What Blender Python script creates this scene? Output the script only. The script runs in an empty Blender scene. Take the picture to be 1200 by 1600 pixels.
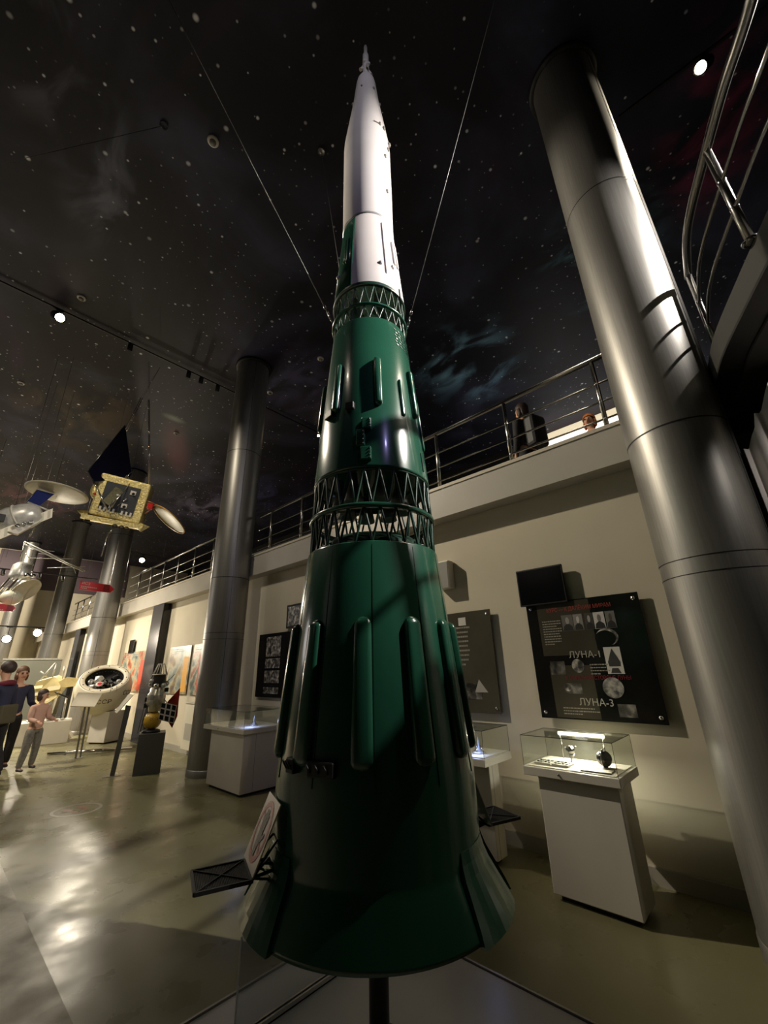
import bpy, bmesh, math, random
from math import sin, cos, pi, radians, hypot, atan2
from mathutils import Vector, Matrix
random.seed(7)
SC = bpy.context.scene
COL = SC.collection

# ------------------------------------------------------------------ camera
PITCH, ROLL, YAW, F_PX, CAM_Z = radians(20.89), radians(-1.46), radians(47.32), 634.65, 1.6
fw = Vector((sin(YAW)*cos(PITCH), cos(YAW)*cos(PITCH), sin(PITCH)))
rt = fw.cross(Vector((0, 0, 1))).normalized(); up = rt.cross(fw)
rt, up = rt*cos(ROLL)+up*sin(ROLL), -rt*sin(ROLL)+up*cos(ROLL)
cd = bpy.data.cameras.new('camera'); cam = bpy.data.objects.new('camera', cd); COL.objects.link(cam)
cd.sensor_fit = 'HORIZONTAL'; cd.sensor_width = 36.0; cd.lens = 36.0*F_PX/1200.0
cd.clip_start = 0.05; cd.clip_end = 200
cam.matrix_world = Matrix(((rt.x, up.x, -fw.x, 0), (rt.y, up.y, -fw.y, 0), (rt.z, up.z, -fw.z, CAM_Z), (0, 0, 0, 1)))
SC.camera = cam

# ------------------------------------------------------------------ world, light, exposure
w = bpy.data.worlds.new('world'); SC.world = w; w.use_nodes = True
w.node_tree.nodes['Background'].inputs[0].default_value = (0.9, 0.9, 1.0, 1)
w.node_tree.nodes['Background'].inputs[1].default_value = 0.0
SC.view_settings.view_transform = 'Standard'; SC.view_settings.look = 'None'
SC.view_settings.gamma = 1.0; SC.view_settings.exposure = 0.0
try: SC.view_settings.use_curve_mapping = False
except Exception: pass
SC.cycles.max_bounces = 6; SC.cycles.glossy_bounces = 4; SC.cycles.transmission_bounces = 6
SC.cycles.transparent_max_bounces = 10; SC.cycles.caustics_reflective = False; SC.cycles.caustics_refractive = False
SC.cycles.sample_clamp_indirect = 4.0
WARM = (1.0, 0.88, 0.69); NEUT = (1.0, 0.93, 0.86); COOL = (0.90, 0.88, 1.0)
def lamp(name, kind, loc, power, color, aim=None, size=0.08, angle=90, blend=0.6):
    d = bpy.data.lights.new(name, kind); d.energy = power; d.color = color
    if kind in ('SPOT', 'POINT'): d.shadow_soft_size = size
    if kind == 'SPOT': d.spot_size = radians(angle); d.spot_blend = blend
    if kind == 'AREA': d.shape = 'DISK'; d.size = size
    o = bpy.data.objects.new(name, d); COL.objects.link(o); o.location = loc
    if aim is not None: o.rotation_euler = (Vector(aim)-Vector(loc)).to_track_quat('-Z', 'Y').to_euler()
    return o
# track spots in view, with unseen fills added for wall and floor
lamp('spot_left_track', 'SPOT', (0.16, 8.55, 8.02), 2200, WARM, (4.0, 1.2, 4.0), 0.06, 46, 0.45)
lamp('wall_fill', 'SPOT', (-0.8, 6.8, 8.1), 420, WARM, (4.2, 7.2, 2.8), 0.06, 58, 0.8)  # unseen wide lamp added to light the wall near the long case
lamp('floor_fill', 'SPOT', (-1.0, 3.2, 8.1), 25, WARM, (3.2, 1.8, 0.2), 0.06, 70, 0.9)  # unseen weak fill for the floor right of the rocket
lamp('spot_right_track', 'SPOT', (4.60, -1.0, 8.05), 430, WARM, (2.2, 1.2, 5.2), 0.05, 70, 0.8)
lamp('spot_gallery', 'SPOT', (5.4, 19.4, 6.0), 900, WARM, (2.0, 15.0, 0.0), 0.08, 150, 0.6)
lamp('spot_low_track', 'SPOT', (2.05, 15.6, 2.70), 260, WARM, (3.2, 12.0, 0.3), 0.06, 150, 0.6)
lamp('spot_low_track_end', 'SPOT', (1.43, 15.6, 2.50), 200, WARM, (2.0, 11.0, 0.2), 0.06, 150, 0.6)
# unseen: spots behind the camera, and fill lamps added to brighten the hall
lamp('spot_behind', 'SPOT', (3.7, -2.4, 6.35), 3000, NEUT, (0.95, 2.2, 4.0), 0.03, 68, 1.0)
lamp('spot_front_fill', 'SPOT', (-1.6, -2.2, 8.2), 300, COOL, (1.75, 1.75, 6.8), 0.25, 36, 0.9)
lamp('hall_fill_left', 'SPOT', (-2.5, 12.5, 8.1), 3600, WARM, (2.8, 13.5, 0.0), 0.25, 75, 0.9)  # unseen fill put in to brighten the left floor and exhibits
lamp('hall_fill_far', 'SPOT', (-0.5, 19.0, 7.9), 6500, WARM, (3.0, 19.0, 0.0), 0.3, 88, 0.7)  # unseen fill for the far hall
lamp('hall_fill_end', 'SPOT', (0.5, 25.0, 7.5), 2600, WARM, (1.5, 26.0, 0.0), 0.4, 100, 0.7)  # unseen fill near the end of the hall
lamp('exhibit_fill', 'SPOT', (-3.5, 2.5, 8.0), 900, WARM, (1.3, 9.8, 3.6), 0.15, 38, 0.8)  # added lamp, lights the hanging satellites from the front
lamp('far_wall_fill', 'SPOT', (0.0, 24.5, 7.8), 2600, WARM, (2.6, 31.0, 3.6), 0.3, 95, 0.8)  # added to brighten the cream far wall
lamp('violet_spot', 'SPOT', (0.2, -4.3, 7.8), 170, (.50, .46, 1.0), (1.73, 1.7, 4.2), 0.12, 28, 0.8)
lamp('gallery_fill', 'SPOT', (5.9, 0.3, 7.6), 60, WARM, (6.6, 1.4, 5.0), 0.1, 50, 0.6)  # added to brighten the ginger-haired person
lamp('hall_fill_near', 'SPOT', (-2.0, 5.0, 8.1), 35, NEUT, (0.2, 4.5, 0.0), 0.6, 45, 0.8)  # unseen fill over the near floor
lamp('hall_ambient_a', 'POINT', (-4.0, 5.0, 5.0), 5, NEUT, None, 1.0)  # ambient fill in mid-air, no fixture there
lamp('hall_ambient_b', 'POINT', (-3.0, 14.0, 4.5), 150, NEUT, None, 1.0)  # second ambient fill, also without a fixture
lamp('under_balcony_fill', 'SPOT', (3.05, -1.3, 3.45), 26, NEUT, (3.66, -.7, 2.7), 0.05, 70, 0.8)  # added only to brighten the hanging cloth
lamp('gallery_wall_fill', 'AREA', (10.4, 2.6, 5.2), 30, NEUT, (11.9, 2.4, 8.2), 1.2)  # added to lighten the balcony back wall

# ------------------------------------------------------------------ materials
def lin(c):
    return tuple((x/12.92 if x <= 0.04045 else ((x+0.055)/1.055)**2.4) for x in [v/255.0 for v in c])
MATS = {}
def mat(name, rgb, rough=0.5, metal=0.0, spec=0.5, coat=0.0, emit=None, estr=0.0, noise=None, bump=None, alpha=None, lincol=False):
    """noise=(scale, amount[, stretch]) varies the colour; bump=(scale, strength)"""
    if name in MATS: return MATS[name]
    m = bpy.data.materials.new(name); m.use_nodes = True; MATS[name] = m
    nt = m.node_tree; b = nt.nodes['Principled BSDF']
    c = rgb if lincol else lin(rgb)
    b.inputs['Base Color'].default_value = (*c, 1)
    b.inputs['Roughness'].default_value = rough; b.inputs['Metallic'].default_value = metal
    b.inputs['Specular IOR Level'].default_value = spec
    b.inputs['Coat Weight'].default_value = coat; b.inputs['Coat Roughness'].default_value = 0.08
    if emit is not None:
        b.inputs['Emission Color'].default_value = (*lin(emit), 1); b.inputs['Emission Strength'].default_value = estr
    tc = None
    if noise or bump:
        tc = nt.nodes.new('ShaderNodeTexCoord')
    if noise:
        mp = nt.nodes.new('ShaderNodeMapping'); mp.inputs['Scale'].default_value = noise[2] if len(noise) > 2 else (1, 1, 1)
        nt.links.new(tc.outputs['Object'], mp.inputs[0])
        n = nt.nodes.new('ShaderNodeTexNoise'); n.inputs['Scale'].default_value = noise[0]; n.inputs['Detail'].default_value = 6
        nt.links.new(mp.outputs[0], n.inputs['Vector'])
        r = nt.nodes.new('ShaderNodeValToRGB')
        a = noise[1]
        r.color_ramp.elements[0].position = 0.3; r.color_ramp.elements[1].position = 0.7
        r.color_ramp.elements[0].color = (*[x*(1-a) for x in c], 1); r.color_ramp.elements[1].color = (*[min(1, x*(1+a)) for x in c], 1)
        nt.links.new(n.outputs['Fac'], r.inputs[0]); nt.links.new(r.outputs[0], b.inputs['Base Color'])
    if bump:
        n = nt.nodes.new('ShaderNodeTexNoise'); n.inputs['Scale'].default_value = bump[0]; n.inputs['Detail'].default_value = 4
        nt.links.new(tc.outputs['Object'], n.inputs['Vector'])
        bp = nt.nodes.new('ShaderNodeBump'); bp.inputs['Strength'].default_value = bump[1]; bp.inputs['Distance'].default_value = 0.02
        nt.links.new(n.outputs['Fac'], bp.inputs['Height']); nt.links.new(bp.outputs[0], b.inputs['Normal'])
    return m
def glassmat(name, tint=(235, 240, 238), op=0.06, rough=0.02):
    """clear sheet: mostly transparent with a Fresnel reflection"""
    if name in MATS: return MATS[name]
    m = bpy.data.materials.new(name); m.use_nodes = True; MATS[name] = m
    nt = m.node_tree; nt.nodes.clear()
    o = nt.nodes.new('ShaderNodeOutputMaterial'); tr = nt.nodes.new('ShaderNodeBsdfTransparent'); gl = nt.nodes.new('ShaderNodeBsdfGlossy')
    df = nt.nodes.new('ShaderNodeBsdfDiffuse'); fr = nt.nodes.new('ShaderNodeFresnel'); ge = nt.nodes.new('ShaderNodeNewGeometry'); mr = nt.nodes.new('ShaderNodeMapRange')
    mr.inputs[3].default_value = 1.45; mr.inputs[4].default_value = 1/1.45; nt.links.new(ge.outputs['Backfacing'], mr.inputs[0]); nt.links.new(mr.outputs[0], fr.inputs['IOR'])
    tr.inputs[0].default_value = (*lin(tint), 1); gl.inputs['Roughness'].default_value = rough; gl.inputs[0].default_value = (.9, .9, .9, 1)
    df.inputs[0].default_value = (*lin(tint), 1)
    m1 = nt.nodes.new('ShaderNodeMixShader'); m1.inputs[0].default_value = op
    nt.links.new(tr.outputs[0], m1.inputs[1]); nt.links.new(df.outputs[0], m1.inputs[2])
    m2 = nt.nodes.new('ShaderNodeMixShader'); nt.links.new(fr.outputs[0], m2.inputs[0])
    nt.links.new(m1.outputs[0], m2.inputs[1]); nt.links.new(gl.outputs[0], m2.inputs[2]); nt.links.new(m2.outputs[0], o.inputs[0])
    return m
def printmat(name, cols, scale=6.0, rough=0.35, stretch=(1, 1, 1), detail=5):
    """a printed picture: noise through a colour ramp of several print colours"""
    if name in MATS: return MATS[name]
    m = bpy.data.materials.new(name); m.use_nodes = True; MATS[name] = m
    nt = m.node_tree; b = nt.nodes['Principled BSDF']; b.inputs['Roughness'].default_value = rough
    tc = nt.nodes.new('ShaderNodeTexCoord'); mp = nt.nodes.new('ShaderNodeMapping'); mp.inputs['Scale'].default_value = stretch
    n = nt.nodes.new('ShaderNodeTexNoise'); n.inputs['Scale'].default_value = scale; n.inputs['Detail'].default_value = detail
    r = nt.nodes.new('ShaderNodeValToRGB'); k = len(cols)
    while len(r.color_ramp.elements) < k: r.color_ramp.elements.new(0.5)
    for i, c in enumerate(cols):
        r.color_ramp.elements[i].position = 0.32+0.36*i/(k-1); r.color_ramp.elements[i].color = (*lin(c), 1)
    nt.links.new(tc.outputs['Object'], mp.inputs[0]); nt.links.new(mp.outputs[0], n.inputs['Vector'])
    nt.links.new(n.outputs['Fac'], r.inputs[0]); nt.links.new(r.outputs[0], b.inputs['Base Color'])
    return m

M_wall = mat('wall_paint', (205, 196, 174), 0.75, noise=(1.5, 0.04))
M_slab = mat('slab_paint', (186, 181, 170), 0.45, noise=(2.0, 0.05))
M_soffit = mat('soffit_paint', (150, 146, 136), 0.6, noise=(2.0, 0.05))
M_darkpaint = mat('dark_paint', (38, 37, 36), 0.6, noise=(1.0, 0.1))
M_black = mat('black_matte', (12, 12, 13), 0.55)
M_blackgloss = mat('black_gloss', (9, 9, 12), 0.15)
M_white = mat('white_laminate', (206, 200, 188), 0.45, noise=(3, 0.03))
M_greyplinth = mat('grey_plinth', (92, 92, 88), 0.5, noise=(3, 0.05))
M_steel = mat('brushed_steel', (148, 146, 141), 0.42, 0.75, noise=(6, 0.10, (14, 14, 0.4)))
M_chrome = mat('polished_steel', (205, 203, 200), 0.14, 1.0)
M_rail = mat('rail_steel', (165, 163, 158), 0.24, 1.0)
M_green = mat('green_gloss', (32, 80, 62), 0.22, 0.0, 0.55, 0.35, noise=(3.0, 0.08))
M_greendark = mat('green_satin', (26, 60, 47), 0.35, 0.0, 0.5, noise=(8.0, 0.15))
M_rwhite = mat('rocket_white', (205, 200, 198), 0.42, 0.0, 0.45, noise=(4.0, 0.04))
M_greynoz = mat('engine_grey', (120, 120, 116), 0.4, 0.3, noise=(10, 0.2))
M_fin = mat('fin_black', (14, 14, 13), 0.5)
M_wire = mat('wire_rope', (96, 95, 92), 0.4, 0.8)
M_gold = mat('gold_foil', (226, 206, 140), 0.34, 0.55, noise=(30, 0.35), bump=(38, 0.6))
M_cream = mat('cream_paint', (220, 212, 176), 0.5, noise=(5, 0.05))
M_silver = mat('silver_paint', (190, 190, 184), 0.35, 0.5, noise=(14, 0.2))
M_glass = glassmat('case_glass', (248, 250, 247), 0.012)
M_acryl = glassmat('acrylic', (232, 234, 236), 0.06, 0.05)
M_lampglow = mat('lamp_glow', (255, 240, 210), emit=(255, 232, 190), estr=60.0)
M_tube = mat('tube_glow', (255, 250, 235), emit=(255, 246, 214), estr=14.0)

# ------------------------------------------------------------------ mesh helpers
def frame_from(d):
    d = Vector(d).normalized(); a = Vector((0, 0, 1)) if abs(d.z) < 0.95 else Vector((1, 0, 0))
    x = d.cross(a).normalized(); return x, d.cross(x).normalized(), d
class MB:
    def __init__(s): s.v = []; s.f = []; s.m = []; s.sm = []
    def add(s, vs, fs, mi=0, smooth=False):
        o = len(s.v); s.v += [tuple(v) for v in vs]
        for f in fs: s.f.append([i+o for i in f]); s.m.append(mi); s.sm.append(smooth)
        return s
    def box(s, lo, hi, mi=0, M=None):
        x0, y0, z0 = lo; x1, y1, z1 = hi
        vs = [Vector(p) for p in ((x0,y0,z0),(x1,y0,z0),(x1,y1,z0),(x0,y1,z0),(x0,y0,z1),(x1,y0,z1),(x1,y1,z1),(x0,y1,z1))]
        if M is not None: vs = [M @ v for v in vs]
        return s.add(vs, [(0,3,2,1),(4,5,6,7),(0,1,5,4),(1,2,6,5),(2,3,7,6),(3,0,4,7)], mi)
    def bbox(s, lo, hi, b=0.01, mi=0, M=None):
        """box with bevelled edges"""
        bm = bmesh.new(); bmesh.ops.create_cube(bm, size=1.0)
        for v in bm.verts: v.co = Vector(((lo[0]+hi[0])/2+v.co.x*(hi[0]-lo[0]), (lo[1]+hi[1])/2+v.co.y*(hi[1]-lo[1]), (lo[2]+hi[2])/2+v.co.z*(hi[2]-lo[2])))
        bmesh.ops.bevel(bm, geom=bm.edges[:], offset=b, segments=2, affect='EDGES', profile=0.5)
        return s.frombm(bm, mi, M)
    def frombm(s, bm, mi=0, M=None, smooth=False):
        bm.verts.index_update(); vs = [(M @ v.co if M is not None else v.co.copy()) for v in bm.verts]
        fs = [[v.index for v in f.verts] for f in bm.faces]; bm.free(); return s.add(vs, fs, mi, smooth)
    def bar(s, p, q, r, n=8, mi=0, r2=None, caps=True, smooth=True):
        p, q = Vector(p), Vector(q); r2 = r if r2 is None else r2
        x, y, d = frame_from(q-p); vs = []
        for c, rr in ((p, r), (q, r2)):
            for i in range(n):
                a = 2*pi*i/n; vs.append(c+x*(rr*cos(a))+y*(rr*sin(a)))
        s.add(vs, [(i, (i+1) % n, n+(i+1) % n, n+i) for i in range(n)], mi, smooth)
        if caps: s.add(vs, [tuple(range(n))[::-1], tuple(range(n, 2*n))], mi)
        return s
    def rbar(s, p, q, wdt, hgt, upv=(0, 0, 1), mi=0):
        """rectangular bar from p to q"""
        p, q = Vector(p), Vector(q); d = (q-p).normalized(); u = Vector(upv); x = d.cross(u).normalized(); u = x.cross(d)
        vs = [c+x*(a*wdt/2)+u*(b*hgt/2) for c in (p, q) for a, b in ((-1,-1),(1,-1),(1,1),(-1,1))]
        return s.add(vs, [(0,3,2,1),(4,5,6,7),(0,1,5,4),(1,2,6,5),(2,3,7,6),(3,0,4,7)], mi)
    def tube(s, path, r, n=8, mi=0, closed=False):
        P = [Vector(p) for p in path]; L = len(P); rings = []
        x = None
        for i in range(L):
            if closed: d = P[(i+1) % L]-P[i-1]
            else: d = P[min(i+1, L-1)]-P[max(i-1, 0)]
            d.normalize()
            if x is None: x = frame_from(d)[0]
            x = (x-d*x.dot(d)).normalized(); y = d.cross(x)
            rr = r[i] if isinstance(r, (list, tuple)) else r
            rings.append([P[i]+x*(rr*cos(2*pi*k/n))+y*(rr*sin(2*pi*k/n)) for k in range(n)])
        vs = [v for q in rings for v in q]; fs = []
        for i in range(L if closed else L-1):
            j = (i+1) % L
            for k in range(n): fs.append((i*n+k, i*n+(k+1) % n, j*n+(k+1) % n, j*n+k))
        s.add(vs, fs, mi, True)
        if not closed: s.add(vs[:n], [tuple(range(n))[::-1]], mi); s.add(vs[-n:], [tuple(range(n))], mi)
        return s
    def lathe(s, prof, n=48, c=(0, 0, 0), M=None, mi=0, smooth=True, a0=0.0, a1=2*pi):
        """prof: list of (r, z)"""
        full = abs(a1-a0-2*pi) < 1e-6; k = n if full else n+1; vs = []
        for r, z in prof:
            for i in range(k):
                a = a0+(a1-a0)*i/n; v = Vector((c[0]+r*cos(a), c[1]+r*sin(a), c[2]+z)); vs.append(M @ v if M is not None else v)
        fs = []
        for j in range(len(prof)-1):
            for i in range(n):
                i2 = (i+1) % k; fs.append((j*k+i, j*k+i2, (j+1)*k+i2, (j+1)*k+i))
        return s.add(vs, fs, mi, smooth)
    def disc(s, c, r, n=32, M=None, mi=0):
        vs = [Vector((c[0]+r*cos(2*pi*i/n), c[1]+r*sin(2*pi*i/n), c[2])) for i in range(n)]
        if M is not None: vs = [M @ v for v in vs]
        return s.add(vs, [tuple(range(n))], mi)
    def ball(s, c, r, n=24, m=12, M=None, mi=0, sc=(1, 1, 1), lo=-pi/2, hi=pi/2):
        prof = [(r*cos(lo+(hi-lo)*i/m), r*sin(lo+(hi-lo)*i/m)) for i in range(m+1)]
        T = Matrix.Translation(c) @ Matrix.Diagonal((*sc, 1))
        return s.lathe(prof, n, (0, 0, 0), T if M is None else M @ T, mi)
    def prism(s, pts, vec, mi=0, M=None):
        """polygon pts (3d) extruded by vec"""
        P = [Vector(p) for p in pts]; V = Vector(vec); n = len(P); vs = P+[p+V for p in P]
        if M is not None: vs = [M @ v for v in vs]
        return s.add(vs, [tuple(range(n))[::-1], tuple(range(n, 2*n))]+[(i, (i+1) % n, n+(i+1) % n, n+i) for i in range(n)], mi)
    def build(s, name, m, parent=None, loc=None, bevel=None):
        me = bpy.data.meshes.new(name); me.from_pydata(s.v, [], s.f)
        for mm in (m if isinstance(m, (list, tuple)) else [m]): me.materials.append(mm)
        for p, mi, sm in zip(me.polygons, s.m, s.sm): p.material_index = mi; p.use_smooth = sm
        bm = bmesh.new(); bm.from_mesh(me); bmesh.ops.remove_doubles(bm, verts=bm.verts, dist=1e-5)
        bmesh.ops.recalc_face_normals(bm, faces=bm.faces); bm.to_mesh(me); bm.free(); me.update()
        o = bpy.data.objects.new(name, me); COL.objects.link(o)
        if parent: o.parent = parent
        if loc is not None: o.location = loc
        return o
def thing(name, label, cat, loc=(0, 0, 0), rz=0.0, group=None):
    o = bpy.data.objects.new(name, None); COL.objects.link(o); o.empty_display_size = 0.1
    o.location = loc; o.rotation_euler = (0, 0, rz); o['label'] = label; o['category'] = cat
    if group: o['group'] = group
    return o
def tag(o, label, cat, group=None):
    o['label'] = label; o['category'] = cat
    if group: o['group'] = group
    return o
def struct(o): o['kind'] = 'structure'; return o
def kids(o): return [c for c in bpy.data.objects if c.parent == o]
def dup(root, loc=None, rz=None, label=None):
    r = root.copy(); COL.objects.link(r)
    if loc is not None: r.location = loc
    if rz is not None: r.rotation_euler = (0, 0, rz)
    if label: r['label'] = label
    for ch in kids(root):
        if ch == r: continue
        c = ch.copy(); COL.objects.link(c); c.parent = r
        for g in kids(ch):
            if g == c: continue
            d = g.copy(); COL.objects.link(d); d.parent = c
    return r
def text(name, body, size, m, parent=None, M=None, ext=0.001, align='LEFT', fn=None):
    cu = bpy.data.curves.new(name, 'FONT'); cu.body = body; cu.size = size; cu.align_x = align; cu.extrude = ext
    t = bpy.data.objects.new(name, cu); COL.objects.link(t); bpy.context.view_layer.update()
    me = bpy.data.meshes.new_from_object(t.evaluated_get(bpy.context.evaluated_depsgraph_get()))
    bpy.data.objects.remove(t); me.materials.clear(); me.materials.append(m)
    if M is not None: me.transform(M)
    if fn:
        for v in me.vertices: v.co = fn(v.co)
    o = bpy.data.objects.new(name, me); COL.objects.link(o)
    if parent: o.parent = parent
    return o
def away(a, d, z=0.0):
    """world point at azimuth a (degrees from +y towards +x) and distance d from the spot below the camera"""
    return (d*sin(radians(a)), d*cos(radians(a)), z)
# ------------------------------------------------------------------ the setting
def floormat(name, rgb, rough, amt, sc):
    m = mat(name, rgb, rough, 0.0, 0.30, noise=(sc, amt)); nt = m.node_tree; b = nt.nodes['Principled BSDF']
    tc = nt.nodes.new('ShaderNodeTexCoord'); n = nt.nodes.new('ShaderNodeTexNoise'); n.inputs['Scale'].default_value = 3.0; n.inputs['Detail'].default_value = 5
    nt.links.new(tc.outputs['Object'], n.inputs['Vector'])
    r = nt.nodes.new('ShaderNodeMapRange'); r.inputs[1].default_value = 0.3; r.inputs[2].default_value = 0.7; r.inputs[3].default_value = rough*0.7; r.inputs[4].default_value = rough*1.4
    nt.links.new(n.outputs['Fac'], r.inputs[0]); nt.links.new(r.outputs[0], b.inputs['Roughness'])
    n2 = nt.nodes.new('ShaderNodeTexNoise'); n2.inputs['Scale'].default_value = 1.2; n2.inputs['Detail'].default_value = 2
    nt.links.new(tc.outputs['Object'], n2.inputs['Vector'])
    bp = nt.nodes.new('ShaderNodeBump'); bp.inputs['Strength'].default_value = 0.05; bp.inputs['Distance'].default_value = 0.02
    nt.links.new(n2.outputs['Fac'], bp.inputs['Height']); nt.links.new(bp.outputs[0], b.inputs['Normal'])
    return m
M_floor = floormat('poured_floor', (118, 114, 84), 0.30, 0.07, 2.2)
M_strip = floormat('stone_floor', (176, 168, 148), 0.42, 0.16, 24.0)
struct(MB().box((0.94, -6, -0.2), (4.255, 31, 0)).build('floor', M_floor))
struct(MB().box((-9, -6, -0.2), (0.94, 31, 0)).build('floor', M_strip))
struct(MB().box((4.255, -.12, -0.2), (4.5, 31, 3.1)).build('wall_right', M_wall))
struct(MB().box((4.255, -6, -0.2), (4.5, -.12, 3.1)).build('wall_right', M_darkpaint))  # near end coloured dark to put the balcony's shade on the wall
struct(MB().box((-9.2, -6, 0), (-9, 31, 8.45)).build('wall_left', M_darkpaint))
struct(MB().box((-9.2, 31, 0), (12.7, 31.2, 8.45)).build('wall_far', M_wall))
struct(MB().box((-9.2, -6.2, 0), (12.7, -6, 8.45)).build('wall_back', M_darkpaint))
struct(MB().box((11.9, -6, 3.77), (12.1, 4.2, 8.45)).build('wall_gallery', mat('gallery_white', (236, 234, 226), 0.7)))
struct(MB().box((11.9, 4.2, 3.77), (12.1, 31, 8.45)).build('wall_gallery', M_darkpaint))
struct(MB().box((4.225, -6, 0), (4.255, 31, 0.115)).build('baseboard_right', mat('baseboard_paint', (170, 166, 156), 0.4)))

# painted ceiling: night sky mural
def mural():
    m = bpy.data.materials.new('ceiling_mural'); m.use_nodes = True; nt = m.node_tree; L = nt.links.new
    b = nt.nodes['Principled BSDF']; b.inputs['Roughness'].default_value = 0.55; b.inputs['Specular IOR Level'].default_value = 0.25
    N = nt.nodes.new; pos = N('ShaderNodeNewGeometry').outputs['Position']
    def noise(sc, det=6, off=(0, 0, 0), dist=0.0, stretch=(1, 1, 1)):
        mp = N('ShaderNodeMapping'); mp.inputs['Location'].default_value = off; mp.inputs['Scale'].default_value = stretch; L(pos, mp.inputs[0])
        n = N('ShaderNodeTexNoise'); n.inputs['Scale'].default_value = sc; n.inputs['Detail'].default_value = det; n.inputs['Distortion'].default_value = dist
        L(mp.outputs[0], n.inputs['Vector']); return n.outputs['Fac']
    def rng(x, a, c, lo=0.0, hi=1.0):
        r = N('ShaderNodeMapRange'); r.interpolation_type = 'SMOOTHSTEP'; L(x, r.inputs[0])
        for i, v in zip((1, 2, 3, 4), (a, c, lo, hi)): r.inputs[i].default_value = v
        return r.outputs[0]
    def mul(a, c):
        n = N('ShaderNodeMath'); n.operation = 'MULTIPLY'; L(a, n.inputs[0])
        if isinstance(c, (int, float)): n.inputs[1].default_value = c
        else: L(c, n.inputs[1])
        return n.outputs[0]
    def mix(fac, a, col):
        n = N('ShaderNodeMix'); n.data_type = 'RGBA'; L(fac, n.inputs[0])
        if isinstance(a, tuple): n.inputs[6].default_value = (*a, 1)
        else: L(a, n.inputs[6])
        n.inputs[7].default_value = (*col, 1); return n.outputs[2]
    def blob(x, y, rx, ry, rot=0.0):
        mp = N('ShaderNodeMapping'); mp.vector_type = 'TEXTURE'; mp.inputs['Location'].default_value = (x, y, 8.45)
        mp.inputs['Rotation'].default_value = (0, 0, rot); mp.inputs['Scale'].default_value = (rx, ry, 1); L(pos, mp.inputs[0])
        ln = N('ShaderNodeVectorMath'); ln.operation = 'LENGTH'; L(mp.outputs[0], ln.inputs[0])
        return rng(ln.outputs['Value'], 1.0, 0.1)
    c = mix(rng(noise(0.45, 7, (3, 1, 0), 0.6), 0.45, 0.75), (0.014, 0.015, 0.024), (0.055, 0.060, 0.105))
    c = mix(mul(rng(noise(0.8, 6, (9, 4, 0), 0.8, (1, 0.45, 1)), 0.52, 0.74), 0.8), c, (0.035, 0.022, 0.045))
    wisp = rng(noise(1.3, 8, (2, 7, 0), 1.2, (1.0, 0.5, 1)), 0.44, 0.68)
    for (x, y, rx, ry, rot, col, k) in (
            (7.4, 3.9, 1.9, 1.6, 0.3, (0.16, 0.32, 0.46), 1.0), (6.6, 0.6, 1.6, 1.2, 0.2, (0.14, 0.32, 0.42), 1.0), (5.6, -1.2, 1.8, 0.9, 0.2, (0.22, 0.03, 0.08), 0.8),
            (8.2, 14.5, 3.2, 3.0, 0.0, (0.05, 0.05, 0.13), 0.9), (7.5, 17.0, 3.0, 2.5, 0.0, (0.11, 0.10, 0.16), 0.8),
            (0.0, 5.6, 0.7, 1.7, -0.25, (0.12, 0.13, 0.18), 0.9), (-0.8, 4.6, 0.8, 1.2, 0.0, (0.09, 0.09, 0.12), 0.9), (1.4, 13.0, 2.0, 3.2, 0.1, (0.055, 0.042, 0.03), 0.9),
            (2.0, 21.0, 2.6, 3.0, 0.1, (0.12, 0.05, 0.08), 0.9), (4.6, 7.4, 2.2, 2.2, 0.0, (0.05, 0.05, 0.11), 0.9)):
        c = mix(mul(mul(blob(x, y, rx, ry, rot), wisp), k), c, tuple(v*1.6 for v in col))
    # beam of light under a pale disc, painted on the sky
    c = mix(mul(blob(4.05, 13.0, 0.55, 2.6, -0.42), 0.75), c, (0.17, 0.07, 0.10))
    c = mix(mul(blob(3.25, 11.15, 0.42, 0.20, 0.1), 0.9), c, (0.25, 0.30, 0.27))
    # stars
    for sc, rad, dens, br, off, cl in ((1.3, 0.058, 0.60, 0.95, (0, 0, 0), None), (2.6, 0.075, 0.55, 0.85, (5.3, 2.1, 0), None), (5.0, 0.10, 0.65, 0.70, (1.7, 8.2, 0), (0.47, 0.62))):
        mp = N('ShaderNodeMapping'); mp.inputs['Location'].default_value = off; mp.inputs['Scale'].default_value = (1, 1, 0); L(pos, mp.inputs[0])
        v = N('ShaderNodeTexVoronoi'); v.voronoi_dimensions = '2D'; v.inputs['Scale'].default_value = sc; L(mp.outputs[0], v.inputs['Vector'])
        sep = N('ShaderNodeSeparateColor'); L(v.outputs['Color'], sep.inputs[0])
        on = N('ShaderNodeMath'); on.operation = 'LESS_THAN'; L(sep.outputs[0], on.inputs[0]); on.inputs[1].default_value = dens
        sz = rng(sep.outputs[1], 0.0, 1.0, rad*0.45, rad)
        q = N('ShaderNodeMath'); q.operation = 'DIVIDE'; L(v.outputs['Distance'], q.inputs[0]); L(sz, q.inputs[1])
        s = mul(mul(rng(q.outputs[0], 1.0, 0.25), on.outputs[0]), rng(sep.outputs[2], 0.0, 1.0, 0.35, 1.0))
        if cl: s = mul(s, rng(noise(0.7, 4, (4, 4, 0), 0.5), *cl))
        c = mix(s, c, (br, br*1.02, br*1.1))
    L(c, b.inputs['Base Color']); return m
struct(MB().box((-9.2, -6.2, 8.45), (12.7, 31.2, 8.6)).build('ceiling', mural()))

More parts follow.
